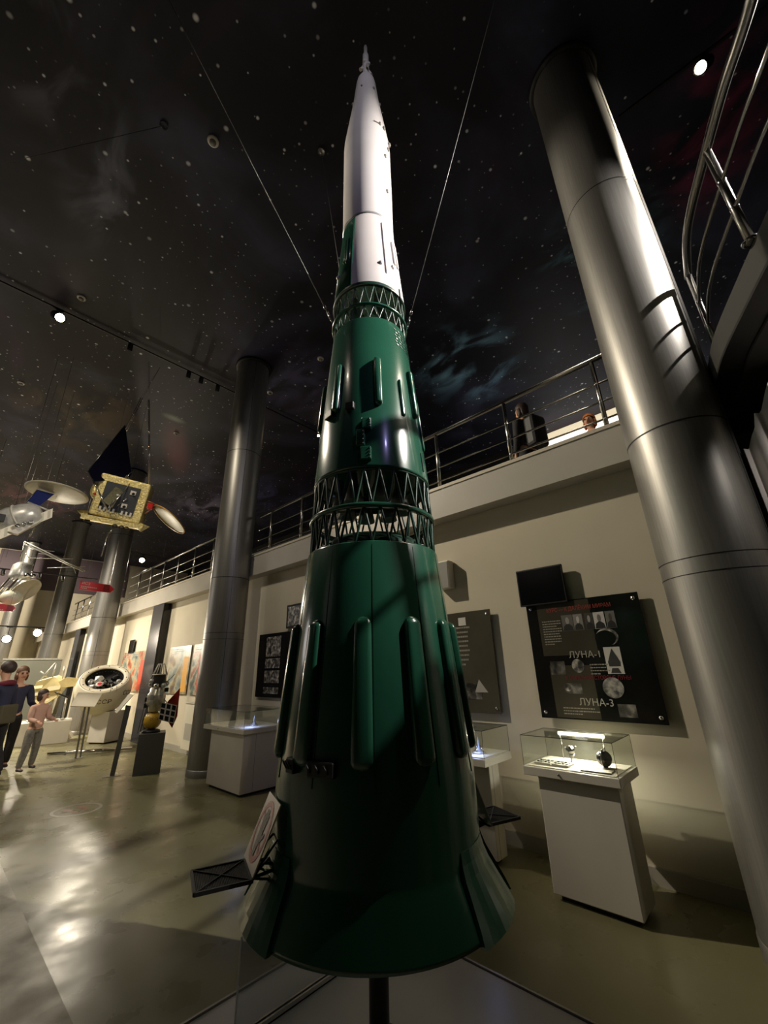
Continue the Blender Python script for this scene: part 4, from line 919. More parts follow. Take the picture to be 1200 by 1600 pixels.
for k in range(14):
    c0 = A_+ax_*(L_*(k+.25)/14); c1 = A_+ax_*(L_*(k+.7)/14)
    MB().prism([c0-sd*.07, c1-sd*.07, c1+sd*.07, c0+sd*.07], (0, -.004, 0)).build('stripe', mat('arm_stripe', (196, 190, 170), .5), arm)
for u, z in ((-.507, 5.0), (-.267, 5.15)): MB().bar(P(u+.2, 4.45, .1), P(u+.12, 7.95, .1), .003, 6).build('suspension_wire', M_wire, t)
MB().bar(P(.05, 4.15, -.1), P(.0, 3.95, -.1), .012, 8).bar(P(.0, 3.95, -.1), P(-.04, 3.58, -.1), .006, 8).build('antenna', M_chrome, t)

# ------------------------------------------------------------------ cream-dished probe and trusses below it
t, P = facing('hanging_probe', 'silver probe with cream dish and striped tubes cut by the left picture edge', 'space probe', 4.714, 12.0, 2.98)
vd = Vector((.55, -.5, -.6)).normalized(); xx, yy, _ = frame_from(vd); Rm = Matrix(((xx.x, yy.x, vd.x, 0), (xx.y, yy.y, vd.y, 0), (xx.z, yy.z, vd.z, 0), (0, 0, 0, 1)))
MB().lathe([(.30*k/8, .08*(k/8)**2) for k in range(9)]+[(.30*k/8, .08*(k/8)**2+.01) for k in range(8, -1, -1)], 36, M=Matrix.Translation(P(.14, 3.42, .0)) @ Rm).build('dish', mat('dish_cream', (190, 184, 160), .45), t)
MB().ball(P(-.02, 3.20, -.1), .20, 24, 14, sc=(1, 1, .8)).build('tank', mat('tank_pale', (196, 196, 176), .4), t)
for k in range(4): MB().bar(P(-.36+k*.07, 3.08, -.15), P(-.14+k*.07, 3.62, -.15), .022, 10).build('striped_tube', M_silver if k % 2 else mat('tube_dark', (60, 56, 48), .4), t)
bdy = MB().lathe([(.0, 0), (.17, .0), (.20, .1), (.17, .34), (.1, .40), (0, .40)], 28, M=Matrix.Translation(P(.02, 3.58, .1))).build('body', M_silver, t)
for u in (.20, .30): MB().lathe([(0, 0), (.04, .0), (.05, .05), (0, .05)], 16, M=Matrix.Translation(P(u-.06, 3.70, -.05)) @ Matrix.Rotation(pi/2, 4, 'X')).build('reflector', M_chrome, bdy)
for a, b_ in (((-.078, 4.458), (1.167, 3.946)), ((-.06, 4.40), (1.13, 3.93))): MB().bar(P(*a), P(*b_), .016, 8).build('long_boom', M_silver, t)
for a, b_ in (((-.05, 4.30), (.50, 4.32)), ((.10, 4.10), (.88, 4.20)), ((.45, 3.92), (1.15, 4.05)), ((-.08, 4.45), (-.02, 3.9)), ((.0, 4.2), (.2, 3.95)), ((.9, 4.05), (1.0, 3.86))): MB().bar(P(*a, .1), P(*b_, .05), .008, 6).build('thin_boom', M_silver, t)
for u in (-.3, .12, .9): MB().bar(P(u, 4.05, .1), P(u+.05, 7.0, .1), .003, 6).build('suspension_wire', M_wire, t)

# red arrow signs
def arrow(az, D, zb, pts, label, tl, lines_=True):
    t, P = facing('arrow_sign', label, 'sign', az, D, zb, 'red hanging arrow signs')
    MB().prism([P(*p) for p in pts], (0, .03, 0)).build('board', mat('sign_crimson', (196, 28, 40), .35), t)
    u0, u1 = pts[0][0], pts[1][0]; zc = pts[0][1]; sl = (pts[1][1]-pts[0][1])/(u1-u0)
    Mx = Matrix.Translation(P(u0+.03, zc-.075, -.003)) @ Matrix.Rotation(-math.atan(sl), 4, 'Y') @ Matrix.Rotation(pi/2, 4, 'X')
    text('title', tl, .075, M_inkw, t, Mx, .0005)
    mb = MB()
    for k, (n, w_) in enumerate(((9, .30), (4, .12))):
        for i in range(n):
            a = u0+.03+w_*i/n; z = zc-.115-.035*k+sl*(a-u0); mb.add([P(a, z-.012, -.003), P(a+w_/n*.7, z-.012, -.003), P(a+w_/n*.7, z+.008, -.003), P(a, z+.008, -.003)], [(0, 1, 2, 3)])
    mb.build('small_print', M_inkw, t)
    ud = u0+(u1-u0)*.80
    MB().prism([P(ud, zc+sl*(ud-u0)-.006, -.002), P(u1-.01, pts[1][1]-.006, -.002), P(u1+.02, pts[3][1]+.006, -.002), P(ud-.005, pts[3][1]+.012, -.002)], (0, .001, 0)).build('dark_end', mat('sign_maroon', (134, 14, 26), .35), t)
    for u in (u0+.05, u1-.05): MB().bar(P(u, zc+sl*(u-u0), .015), P(u, 8.44*.0+1.6+(8.45-1.6)*D/(D+.015), .015), .0025, 6).build('hanger', M_wire, t)
arrow(11.608, 11.0, 3.30, [(-.295, 3.524), (.257, 3.475), (.359, 3.383), (.288, 3.305), (-.290, 3.329)], 'red arrow sign hanging in front of the second column from the left', 'ИСЗ')
arrow(4.714, 11.6, 2.86, [(-.40, 3.03), (.06, 2.995), (.104, 2.93), (.06, 2.86), (-.40, 2.88)], 'red arrow sign cut by the left picture edge', 'ИСЗ')

# ------------------------------------------------------------------ sphere capsule
t, P = facing('sphere_capsule', 'white spherical capsule with open round hatch on a white pedestal', 'space capsule', 15.479, 13.222, 0)
C_ = Vector((-.25, .36, 1.27)); nv = Vector((-.06, -.60, .80)).normalized(); xx, yy, _ = frame_from(nv); Rm = Matrix(((xx.x, yy.x, nv.x, 0), (xx.y, yy.y, nv.y, 0), (xx.z, yy.z, nv.z, 0), (0, 0, 0, 1)))
SM = Matrix.Translation(C_) @ Rm; R_ = .625; rc_ = .555; hc_ = math.sqrt(R_*R_-rc_*rc_)
M_cap = mat('capsule_white', (222, 214, 192), .4, noise=(3, .05))
a_t = atan2(hc_, rc_); pr = [(R_*cos(-pi/2+(a_t+pi/2)*k/24), R_*sin(-pi/2+(a_t+pi/2)*k/24)) for k in range(25)]
sh = MB().lathe(pr+[(rc_-.012, hc_+.012), (.425, hc_+.012), (.415, hc_-.02), (.405, hc_-.10)], 64, M=SM).build('shell', M_cap, t)
MB().lathe([(.412, hc_-.02), (.40, hc_-.16), (.25, hc_-.30), (0, hc_-.34)], 40, M=SM).build('cavity', M_black, t)
MB().lathe([(.520, hc_+.0125), (.530, hc_+.0125)], 56, M=SM, smooth=False).build('ring_line', M_black, sh)
for i in range(12):
    a = 2*pi*i/12; MB().lathe([(0, hc_+.022), (.012, hc_+.022), (.012, hc_+.01)], 8, M=SM @ Matrix.Translation((.475*cos(a), .475*sin(a), 0))).build('hatch_bolt', M_pent, sh)
for k, (x, y, r, m) in enumerate(((.10, -.05, .12, M_silver), (-.12, .10, .10, M_pent), (.18, .14, .09, M_silver), (-.16, -.12, .09, M_black), (.02, .2, .08, M_pent), (.24, -.02, .07, M_silver), (-.02, .05, .09, M_pent), (-.25, .0, .07, M_silver))):
    bm = bmesh.new(); bmesh.ops.create_icosphere(bm, subdivisions=2, radius=r)
    for v in bm.verts: v.co *= 1+.25*random.uniform(-1, 1)
    MB().frombm(bm, M=SM @ Matrix.Translation((x*1.3, y*1.3, hc_-.12))).build('interior_unit', m, t)
w0 = SM.inverted() @ Vector((-.36, .0, 1.42))
dk_ = MB().lathe([(0, .0), (.085, .0), (.085, -.02)], 28, M=SM @ Matrix.Translation((w0.x, w0.y, hc_+.0))).build('porthole', M_white, t)
MB().lathe([(0, .004), (.05, .004)], 24, M=SM @ Matrix.Translation((w0.x, w0.y, hc_))).build('red_disc', mat('disc_red', (200, 50, 66), .4), dk_)
def wrap(u0, el, size):
    def f(v):
        a = v.x/R_/cos(el)+u0; e = el+v.y/R_; r = R_+.003+v.z
        return Vector((C_.x+r*cos(e)*sin(a), C_.y-r*cos(e)*cos(a), C_.z+r*sin(e)))
    return f
M_let = mat('letter_dark', (70, 48, 40), .5)
text('lettering', 'СССР', .15, M_let, sh, None, .001, 'CENTER', wrap(0.02, -.60, .15)); text('lettering', 'СССР', .15, M_let, sh, None, .001, 'CENTER', wrap(1.15, -.28, .15))
for a in (.25, .45): MB().tube([wrap(a, .05, 0)(Vector((0, .15*k/4-.1, .012))) for k in range(5)], .008, 6).build('strap', M_silver, sh)
pd = Matrix.Translation((-.02, .37, 0)) @ Matrix.Rotation(radians(45), 4, 'Z')
MB().bbox((-.26, -.26, .03), (.26, .26, .72), .01, M=pd).build('pedestal', M_white, t); MB().box((-.22, -.22, 0), (.22, .22, .03), M=pd).build('recessed_foot', M_black, t)
# polished floor bar in front of it
p0, p1 = Vector((2.30, 12.05, .03)), Vector((3.70, 11.3, .03)); t = thing('floor_bar', 'polished steel bar lying on stubs in front of the sphere capsule', 'bar', tuple(p0-Vector((0, 0, .03))))
MB().bar((0, 0, .04), p1-p0+Vector((0, 0, .04)), .03, 12).build('bar', M_chrome, t)
for k in (.2, .8): MB().bbox((-.02, -.02, 0), (.02, .02, .03), .003, M=Matrix.Translation((p1-p0)*k)).build('stub', M_silver, t)

# ------------------------------------------------------------------ probe model on a grey plinth
t, P = facing('grey_plinth', 'tilted-looking grey sheet plinth under the probe model', 'plinth', 19.87, 8.9245, 0)
MB().bbox((-.205, 0, 0), (.205, .40, .62), .006).build('box', M_greyplinth, t)
t, P = facing('probe_model', 'silver lunar probe model with yellow sphere on the grey plinth', 'space probe', 19.87, 9.1, .6205)
P0 = P; PX = lambda u, z, d=0: P0(u, z, d)
MB().lathe([(0, 0), (.15, 0), (.14, .035), (.10, .05), (0, .05)], 32, M=Matrix.Translation((-.03, 0, 0))).build('base_disc', M_black, t)
ys = MB().ball((-.04, 0, .19), .145, 32, 18).build('sphere', mat('probe_yellow', (196, 158, 50), .35), t)
Cp = Vector((-.04, 0, .19))
text('lettering', 'СССР', .055, M_let, ys, None, .0006, 'CENTER', lambda v: Vector((Cp.x+(.1455+v.z)*cos(v.y/.145+.08)*sin(v.x/.145+.25), Cp.y-(.1455+v.z)*cos(v.y/.145+.08)*cos(v.x/.145+.25), Cp.z+(.1455+v.z)*sin(v.y/.145+.08))))
MB().tube([(-.04+.147*cos(a), .147*sin(a)*.2-.03, .19+.147*sin(a)) for a in [2*pi*i/32 for i in range(32)]], .004, 6, closed=True).build('seam', M_pent, ys)
b = MB().lathe([(.05, .32), (.10, .34), (.10, .42), (.15, .45), (.15, .62), (.12, .66), (.12, .72), (.08, .76)], 28, M=Matrix.Translation((-.03, 0, 0))).build('bus', mat('probe_silver', (190, 184, 166), .3, .6, noise=(16, .3)), t)
for i in range(7):
    a = i*.9; MB().ball((-.03+.13*cos(a), .13*sin(a), .79+.05*sin(i*2)), .045, 14, 8).build('tank', M_chrome if i % 2 else M_silver, b)
for i in range(11):
    a = i*1.05; MB().bbox((-.03, -.025, -.03), (.03, .025, .04), .005, M=Matrix.Translation((-.03+.15*cos(a), .15*sin(a), .38+.05*(i % 8)))).build('instrument_box', M_black if i % 3 == 0 else M_silver, b)
mb = MB()
for i in range(12):
    a = 2*pi*i/12; mb.bar((-.03+.12*cos(a), .12*sin(a), .95), (-.03+.055*cos(a), .055*sin(a), 1.13), .007, 6)
cg = mb.lathe([(.115, .94), (.128, .94), (.128, .96), (.115, .96), (.115, .94)], 28, M=Matrix.Translation((-.03, 0, 0))).lathe([(.0, 1.125), (.058, 1.125), (.058, 1.138), (0, 1.138)], 20, M=Matrix.Translation((-.03, 0, 0))).build('cage', M_white, t)
MB().lathe([(.10, .72), (.12, .78), (.11, .94)], 28, M=Matrix.Translation((-.03, 0, 0))).build('neck', mat('probe_dark', (58, 54, 48), .4, .4), t)
MB().bar((-.15, -.03, .92), (-.28, .0, .72), .006, 6).bar((.08, -.03, .80), (.22, .0, .95), .008, 6).bar((.02, -.10, .62), (.2, -.05, .42), .008, 6).build('whip_antenna', M_chrome, t)
g = [PX(.061, 1.101, -.1), PX(.328, 1.033, -.1), PX(.319, .735, -.1), PX(.055, .815, -.1)]
fr = MB().prism(g, (0, .012, 0)).build('cell_frame', M_white, t)
for i in range(3):
    for j in range(3):
        def bl(a, c): return g[0].lerp(g[1], a).lerp(g[3].lerp(g[2], a), c)+Vector((0, -.002, 0))
        MB().prism([bl((i+.14)/3, (j+.12)/3), bl((i+.86)/3, (j+.12)/3), bl((i+.86)/3, (j+.88)/3), bl((i+.14)/3, (j+.88)/3)], (0, .002, 0)).build('cell', mat('cell_dark', (30, 32, 36), .2), fr)
MB().prism([PX(.16, 1.10, .2), PX(.34, 1.33, .2), PX(.36, .85, .2), PX(.30, .66, .2), PX(.20, .80, .2)], (0, .02, 0)).build('red_vane', mat('vane_red', (150, 34, 26), .4), t)
MB().bar(PX(-.20, .64, -.05), PX(-.14, 1.2, -.05), .006, 6).bar(PX(-.235, .62, 0), PX(-.18, 1.30, 0), .005, 6).build('mast', M_pent, t)

# ------------------------------------------------------------------ tilted caption boards on legs
t, P = facing('caption_board', 'white tilted caption board on two thin legs before the sphere capsule', 'caption board', 13.206, 11.5156, 0)
MB().prism([P(-.206, 1.249, .12), P(.234, 1.214, .12), P(.145, .954, -.08), P(-.287, .994, -.08)], (0, .01, -.015)).build('panel', mat('board_white', (232, 226, 206), .5), t)
for u, v in ((0.0, -.02), (.075, .06)): MB().rbar((u, v, 0), (u-.03, v+.02, 1.02), .035, .018, (0, 1, 0)).build('leg', mat('leg_steel', (150, 148, 138), .35, .6), t)
MB().bbox((-.06, -.08, 0), (.14, .14, .006), .002).build('foot_plate', mat('leg_steel', (150, 148, 138), .35, .6), t)
t, P = facing('caption_board', 'narrow white caption board on a grey sheet leg beside the probe plinth', 'caption board', 16.723, 9.1663, 0)
MB().prism([P(-.14, .985, -.12), P(-.105, .955, -.16), P(.09, 1.235, .04), P(.02, 1.255, .1)], (.02, .16, .0)).build('panel', mat('board_white', (232, 226, 206), .5), t)
MB().prism([(-.035, 0, .004), (.035, 0, .004), (.095, .0, 1.06), (.01, .0, 1.08)], (0, .02, 0)).build('leg', mat('leg_grey', (104, 104, 98), .4, .3), t)
MB().bbox((-.14, -.05, 0), (.12, .10, .006), .002).build('foot_plate', mat('leg_steel', (150, 148, 138), .35, .6), t)

# ------------------------------------------------------------------ golden lander, its plinth and the far partition
t, P = facing('lander_model', 'pale golden lander model with angular panels behind the visitors', 'spacecraft', 11.284, 15.95, .40)
t.location = away(11.284, 15.95*.903, 1.6-1.2*.903); t.scale = (.903, .903, .903)
M_gp = mat('lander_gold', (224, 208, 152), .4, .2, noise=(6, .1))
bd = MB().prism([P(-.85, .95, .0), P(-.78, 1.45, .1), P(-.40, 1.56, .2), P(-.10, 1.36, .1), P(-.25, 1.0, .0), P(-.55, .78, -.1)], (.1, .55, .05)).build('hull', M_gp, t)
MB().prism([P(-.28, 1.42, -.05), P(-.10, 1.55, .0), P(.20, 1.50, .0), P(.22, 1.30, .0), P(-.15, 1.26, -.05)], (0, .3, 0)).build('side_box', M_gp, t)
for (u, z, a) in ((-.62, 1.15, .16), (-.36, 1.25, .15), (-.52, .95, .12), (-.72, 1.3, .1)): MB().prism([P(u-a, z-a*.5, -.04), P(u+a, z-a*.2, -.04), P(u+a, z+a*.55, .02), P(u-a*.9, z+a*.3, .02)], (0, .03, 0)).build('panel', mat('panel_cream', (232, 222, 180), .45), bd)
for u, z, u2, z2 in ((-.7, 1.5, -.45, 1.95), (-.45, 1.55, -.42, 1.92), (-.55, 1.55, -.75, 1.72), (-.2, 1.5, -.22, 1.85)): MB().bar(P(u, z, .2), P(u2, z2, .2), .02, 8).build('mast', M_silver, t)
for u in (-.75, -.3, .0): MB().bar(P(u, 1.0, .1), P(u+.02, .43, .05), .03, 8).ball(P(u+.02, .435, .05), .07, 12, 6, sc=(1, 1, .35)).build('leg', M_silver, t)
MB().bar(P(-.3, 1.15, -.05), P(.05, .98, -.1), .02, 8).build('ramp', M_black, t)
MB().bbox((-.95, -.2, -.570), (.25, .75, -.002), .01).build('pedestal', M_white, t)
t, P = facing('wedge_plinth', 'white triangular plinth on the floor below the golden lander', 'plinth', 11.284, 15.2, 0)
MB().prism([(-.28, -.1, 0), (.32, .0, 0), (.02, .0, .40)], (.05, .5, 0)).build('body', M_white, t)
t = thing('glass_partition', 'grey glass partition far behind the golden lander', 'partition', (3.0, 22.0, 0))
MB().box((-.9, -.015, .05), (.95, .015, 2.2)).build('pane', mat('partition_grey', (120, 122, 114), .25), t); MB().rbar((-.92, 0, 2.23), (.97, 0, 2.23), .06, .06).build('top_rail', M_silver, t); MB().rbar((-.92, 0, .025), (.97, 0, .025), .06, .05).build('bottom_rail', M_silver, t)
t = thing('purple_panel', 'dusky purple wall panel high at the far end of the hall', 'panel', (3.4, 30.95, 0))
MB().bbox((-1.9, -.04, 6.3), (4.6, .03, 8.40), .01).build('board', mat('panel_purple', (96, 82, 90), .6), t)
t = thing('far_display_wall', 'pale freestanding display wall at the far left end', 'wall panel', (-2.0, 26.0, 0))
MB().bbox((-3.2, -.1, 0), (3.0, .1, 2.9), .01).build('board', mat('display_wall', (150, 146, 132), .6, noise=(1, .1)), t)
MB().bbox((-3.22, -.12, 2.9), (3.02, .12, 3.0), .01).build('top_rail', M_silver, t)
# ------------------------------------------------------------------ people
def skin(name, V, E, m, parent=None, sub=2, root=0):
    """V: list of (co, radius or (rx, ry)); E: edges. Skin modifier surface turned into a mesh."""
    me = bpy.data.meshes.new(name); me.from_pydata([tuple(v[0]) for v in V], E, []); o = bpy.data.objects.new(name, me); COL.objects.link(o)
    md = o.modifiers.new('skin', 'SKIN'); md.use_smooth_shade = True; md.branch_smoothing = .3
    for i, v in enumerate(V):
        r = v[1] if isinstance(v[1], tuple) else (v[1], v[1]); me.skin_vertices[0].data[i].radius = r
        me.skin_vertices[0].data[i].use_root = (i == root)
    s = o.modifiers.new('sub', 'SUBSURF'); s.levels = sub; s.render_levels = sub
    bpy.context.view_layer.update()
    m2 = bpy.data.meshes.new_from_object(o.evaluated_get(bpy.context.evaluated_depsgraph_get())); bpy.data.objects.remove(o)
    m2.materials.clear(); m2.materials.append(m)
    for p in m2.polygons: p.use_smooth = True; p.material_index = 0
    o = bpy.data.objects.new(name, m2); COL.objects.link(o)
    if parent: o.parent = parent
    return o
M_skin = mat('skin', (206, 158, 128), .5); M_hair = mat('hair_brown', (92, 62, 42), .6, noise=(40, .3)); M_hairg = mat('hair_ginger', (196, 106, 44), .6, noise=(40, .35)); M_hairk = mat('hair_dark', (52, 36, 30), .6, noise=(40, .3))
M_eye = mat('eye_dark', (36, 26, 22), .3); M_lip = mat('lip', (170, 84, 78), .5)
def figure(label, pos, rz, H, yaw, hair, pants, top, shoes, arms, legs, lean=(0, 0), hairlen=.5, seatw=1.0, sleeve=1.0, smile=False):
    """figure facing local -y; arms/legs: joint offsets in units of H (shoulder>elbow>wrist), (hip>knee>ankle)"""
    t = thing('person', label, 'person', pos, rz); k = H
    ln = Vector((lean[0]*k, lean[1]*k, 0))
    hipc = Vector((0, 0, .53*k)); chest = Vector((0, 0, .72*k))+ln*.6; nk = Vector((0, 0, .835*k))+ln; hd = nk+Vector((0, -.012*k, .098*k))
    V = [(hipc, (.085*k*seatw, .062*k)), (hipc.lerp(chest, .5), (.072*k*seatw, .055*k)), (chest, (.088*k, .062*k)), (nk-Vector((0, 0, .03*k)), (.045*k, .040*k)), (nk, .030*k), (nk+Vector((0, 0, .025*k)), .029*k)]
    E = [(0, 1), (1, 2), (2, 3), (3, 4), (4, 5)]
    def chain(start, pts, rad):
        i = start
        for p, r in zip(pts, rad): V.append((p, r)); E.append((i, len(V)-1)); i = len(V)-1
        return i
    chain(5, [hd+Vector((0, -.006*k, -.018*k)), hd+Vector((0, .004*k, .022*k)), hd+Vector((0, .006*k, .050*k))], [(.046*k, .050*k), (.050*k, .056*k), (.034*k, .040*k)])
    joints = {}
    for s, (el, wr) in zip((-1, 1), arms):
        sh = nk+Vector((s*.098*k, .004*k, -.045*k)); e_ = sh+Vector(el)*k; w_ = e_+Vector(wr)*k
        hdir = (w_-e_).normalized(); palm = w_+hdir*.035*k
        chain(3, [sh, sh.lerp(e_, .5), e_, e_.lerp(w_, .5), w_, palm], [.034*k, .028*k, .024*k, .022*k, .015*k, (.022*k, .012*k)])
        joints[s] = (sh, e_, w_, palm, hdir)
    lj = {}
    for s, (kn, an) in zip((-1, 1), legs):
        hp = Vector((s*.052*k, 0, .50*k)); q = hp+Vector(kn)*k; a = q+Vector(an)*k
        chain(0, [hp, hp.lerp(q, .5), q, q.lerp(a, .4), a], [.056*k, .048*k, .036*k, .034*k, .022*k]); lj[s] = (hp, q, a)
        a2 = a+Vector((0, -.06*k, -.018*k)); chain(len(V)-1, [a2], [.016*k])
    body = skin('body', V, E, M_skin, t)
    # fingers: five per hand, rooted in the palm and curled a little
    for s in (-1, 1):
        sh, e_, w_, palm, hd_ = joints[s]; side = hd_.cross(Vector((0, 0, 1))); side = side.normalized() if side.length > .1 else Vector((1, 0, 0)); dn = hd_.cross(side).normalized()
        if dn.z > 0: dn = -dn
        for i, (o_, l_) in enumerate(((-.015, .030), (-.005, .036), (.005, .037), (.015, .031))):
            p = palm+side*(o_*k); q = p+hd_*(l_*k*.6)+dn*(.006*k); r = q+hd_*(l_*k*.4)+dn*(.016*k)
            skin('finger', [(p, .0058*k), (q, .0052*k), (r, .0042*k)], [(0, 1), (1, 2)], M_skin, body, 1)
        p = w_+hd_*.018*k+side*(.016*k*(-s)); skin('thumb', [(p, .0066*k), (p+hd_*.018*k-side*(.014*k*s), .006*k), (p+hd_*.034*k-side*(.012*k*s)+dn*.008*k, .0048*k)], [(0, 1), (1, 2)], M_skin, body, 1)
    # face
    HM = Matrix.Translation(hd) @ Matrix.Rotation(yaw, 4, 'Z'); f = MB()
    for s in (-1, 1):
        e = MB().ball((s*.020*k, -.052*k, .004*k), .0075*k, 10, 6, M=HM, sc=(1.3, .6, .8)).build('eye', M_eye, body)
        MB().rbar(HM @ Vector((s*.010*k, -.054*k, .017*k)), HM @ Vector((s*.031*k, -.050*k, .016*k)), .004*k, .004*k).build('eyebrow', hair, body)
        MB().ball((s*.050*k, .0, -.002*k), .013*k, 10, 6, M=HM, sc=(.45, .8, 1.3)).build('ear', M_skin, body)
    MB().lathe([(0, -.02*k), (.010*k, -.016*k), (.007*k, .0), (.003*k, .016*k), (0, .018*k)], 10, M=HM @ Matrix.Translation((0, -.056*k, -.010*k)) @ Matrix.Rotation(.25, 4, 'X')).build('nose', M_skin, body)
    MB().tube([HM @ Vector((x*k, (-.0515+abs(x)*.35)*k, (-.033+(abs(x)*.28 if smile else 0))*k)) for x in (-.018, -.009, 0, .009, .018)], .0036*k, 8).build('mouth', M_lip, body)
    # hair: cap over the skull plus length at the back and sides
    hb = MB().ball((0, 0, 0), .064*k, 24, 14, M=HM @ Matrix.Translation((0, .014*k, .026*k)) @ Matrix.Rotation(-.5, 4, 'X'), sc=(.93, 1.0, 1.0), lo=-.30)
    if hairlen > .3:
        for s in (-1, 1): hb.ball((s*.047*k, .018*k, -.012*k*hairlen*3), .024*k, 14, 8, M=HM, sc=(.7, 1.1, 1.5+hairlen))
        hb.ball((0, .046*k, -.01*k), .040*k, 16, 10, M=HM, sc=(1.25, .7, 1.2+hairlen))
    hb.build('hair', hair, t)
    # clothes: slightly larger skins over the same joints
    g = .012*k
    def coat(r): return tuple(x+g for x in r) if isinstance(r, tuple) else r+g
    TV = [(hipc-Vector((0, 0, .045*k)), (.096*k*seatw, .080*k)), (hipc.lerp(chest, .5), (.085*k*seatw, .066*k)), (chest, (.098*k, .072*k)), (nk-Vector((0, 0, .035*k)), (.056*k, .050*k)), (nk-Vector((0, 0, .005*k)), (.040*k, .040*k))]; TE = [(0, 1), (1, 2), (2, 3), (3, 4)]
    for s in (-1, 1):
        sh, e_, w_, palm, _ = joints[s]; i = 3; end = e_.lerp(w_, sleeve*.96)
        for p, r in ((sh, .046*k), (sh.lerp(e_, .5), .040*k), (e_, .034*k), (end, .026*k)): TV.append((p, r)); TE.append((i, len(TV)-1)); i = len(TV)-1
    skin('jacket', TV, TE, top, t)
    PV = [(hipc+Vector((0, 0, -.01*k)), (.060*k*seatw, .050*k))]; PE = []
    for s in (-1, 1):
        hp, q, a = lj[s]; i = 0
        for p, r in ((hp-Vector((0, 0, .01*k)), .064*k), (hp.lerp(q, .5), .057*k), (q, .046*k), (q.lerp(a, .5), .043*k), (a+Vector((0, 0, -.008*k)), .034*k)): PV.append((p, r)); PE.append((i, len(PV)-1)); i = len(PV)-1
    skin('trousers', PV, PE, pants, t)
    for s in (-1, 1):
        hp, q, a = lj[s]; z0 = min(a.z-.030*k, .0)
        skin('shoe', [(a+Vector((0, .018*k, -.012*k)), (.024*k, .024*k)), (a+Vector((0, -.03*k, -.016*k)), (.024*k, .020*k)), (a+Vector((0, -.085*k, -.022*k)), (.022*k, .014*k))], [(0, 1), (1, 2)], shoes, t, 2)
    return t, nk, k, joints
def azp(a, D, u, z=0): 
    p = Vector(away(a, D)); return (p.x+u*cos(radians(a)), p.y-u*sin(radians(a)), z)
up_ = (( (-.02, .0, -.17), (.02, -.06, -.14)), ((.02, .0, -.17), (-.02, -.06, -.14)))
st = (((.0, -.005, -.235), (0, .01, -.215)), ((.0, -.005, -.235), (0, .01, -.215)))
M_navy = mat('cloth_navy', (38, 40, 62), .8); M_blackc = mat('cloth_black', (26, 25, 28), .8); M_pink = mat('cloth_pink', (190, 152, 132), .85); M_jean = mat('jeans_grey', (110, 106, 94), .85, noise=(25, .25)); M_shoe = mat('shoe_dark', (48, 36, 44), .6)
# smiling woman looking towards the camera
figure('smiling woman in a dark blue jumper standing behind the man at the left edge', azp(8.8, 11.3, -.31), radians(-8.8+12), 1.76, radians(8), M_hair, M_blackc, M_navy, M_shoe,
       (((-.05, .0, -.165), (.09, -.10, -.03)), ((.05, .01, -.165), (.02, -.13, -.04))), st, hairlen=.6, smile=True)
# child turned to the right
figure('child in a pale pink jumper and grey jeans looking to the right', azp(9.33, 10.66, .0), radians(-9.33+38), 1.34, radians(30), M_hairk, M_jean, M_pink, M_shoe,
       (((-.03, -.03, -.15), (.02, -.13, -.03)), ((.03, -.04, -.15), (-.02, -.13, -.02))), (((-.035, -.03, -.235), (-.02, .02, -.21)), ((.035, .02, -.235), (.02, .04, -.21))), hairlen=.55, seatw=1.1)
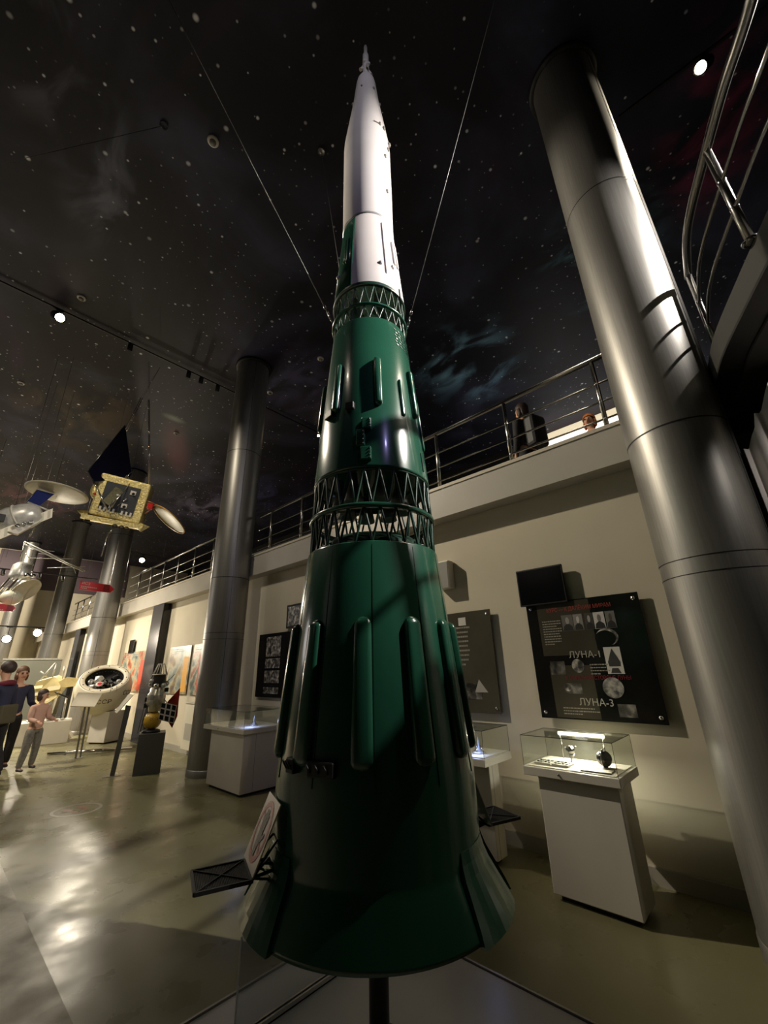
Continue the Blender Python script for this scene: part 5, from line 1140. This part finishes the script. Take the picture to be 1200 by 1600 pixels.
# man cut by the picture edge
t, nk, k, jn = figure('man in dark clothes with a maroon hood, cut by the left picture edge', azp(8.09, 9.9, -.33), radians(-8.09-130), 1.82, radians(-10), M_hairk, M_blackc, M_navy, M_blackc,
       (((-.05, .0, -.17), (-.02, -.10, -.12)), ((.05, .0, -.17), (.0, -.11, -.10))), (((-.10, -.06, -.225), (-.03, .06, -.21)), ((.02, .03, -.235), (.0, .06, -.205))), lean=(.02, .0), hairlen=.2)
MB().tube([nk+Vector((.060*k*cos(a), .050*k*sin(a)+.015*k, -.020*k+.012*k*sin(a))) for a in [2*pi*i/24 for i in range(24)]], .024*k, 10, closed=True).build('hood', mat('cloth_maroon', (96, 22, 40), .8), t)
MB().bbox((-.16, .12, .48*k), (.16, .20, .64*k), .03).build('shoulder_bag', mat('bag_olive', (78, 72, 52), .8), t)
# visitors on the balcony
figure('ginger-haired person in a pale top on the balcony beside the bright wall', (6.62, 1.40, SZ1), radians(-95), 1.68, 0, M_hairg, M_blackc, mat('cloth_pale', (226, 196, 170), .8), M_shoe, up_, st, hairlen=.65)
t, nk, k, jn = figure('dark-clothed person with a black backpack standing on the balcony', (5.60, 2.10, SZ1), radians(-200), 1.72, 0, M_hairk, M_blackc, M_blackc, M_shoe, up_, st, hairlen=.6)
b = MB().bbox((-.15, .10, .50*k), (.15, .30, .80*k), .05).build('backpack', M_black, t)
for s in (-1, 1): MB().tube([(s*.10, .12, .78*k), (s*.11, .0, .835*k), (s*.11, -.10, .76*k), (s*.12, -.08, .62*k), (s*.11, .12, .54*k)], .014, 8).build('strap', M_black, b)
# things on the gallery
t = thing('lit_wall_glow', 'glowing white sheet standing in for the lit balcony back wall', 'panel', (11.9, 2.2, 7.6))
MB().box((-.03, -2.4, 0), (.0, 1.75, .60)).build('screen', mat('wall_glow_white', (255, 250, 240), emit=(255, 250, 240), estr=1.5), t); MB().rbar((-.015, -2.4, .615), (-.015, 1.75, .615), .03, .03).build('frame', M_silver, t); MB().box((-.03, -2.4, .63), (.0, 1.75, .835)).build('cream_wall_glow', mat('wall_glow_cream', (255, 240, 205), emit=(255, 238, 200), estr=.75), t)  # emission puts the wall's brightness into two glowing bands, not lamps
t = thing('colour_print', 'small violet and red print on the balcony back wall beside the railing post', 'print', (11.869, 1.0, 8.0))
MB().bbox((-.015, -.6, -.25), (.0, .6, .12), .004).build('board', printmat('print_violet', [(60, 50, 150), (130, 110, 200), (230, 220, 240), (200, 40, 60)], 4), t)
t = thing('gallery_cabinet', 'dark exhibit cabinets along the balcony behind the railing', 'cabinet', (7.2, 9.5, SZ1))
MB().bbox((-.4, -4.6, 0), (.4, 4.6, 1.5), .01).build('body', M_darkpaint, t); MB().bbox((-.42, -4.62, 1.5), (.42, 4.62, 1.54), .006).build('top', M_black, t)
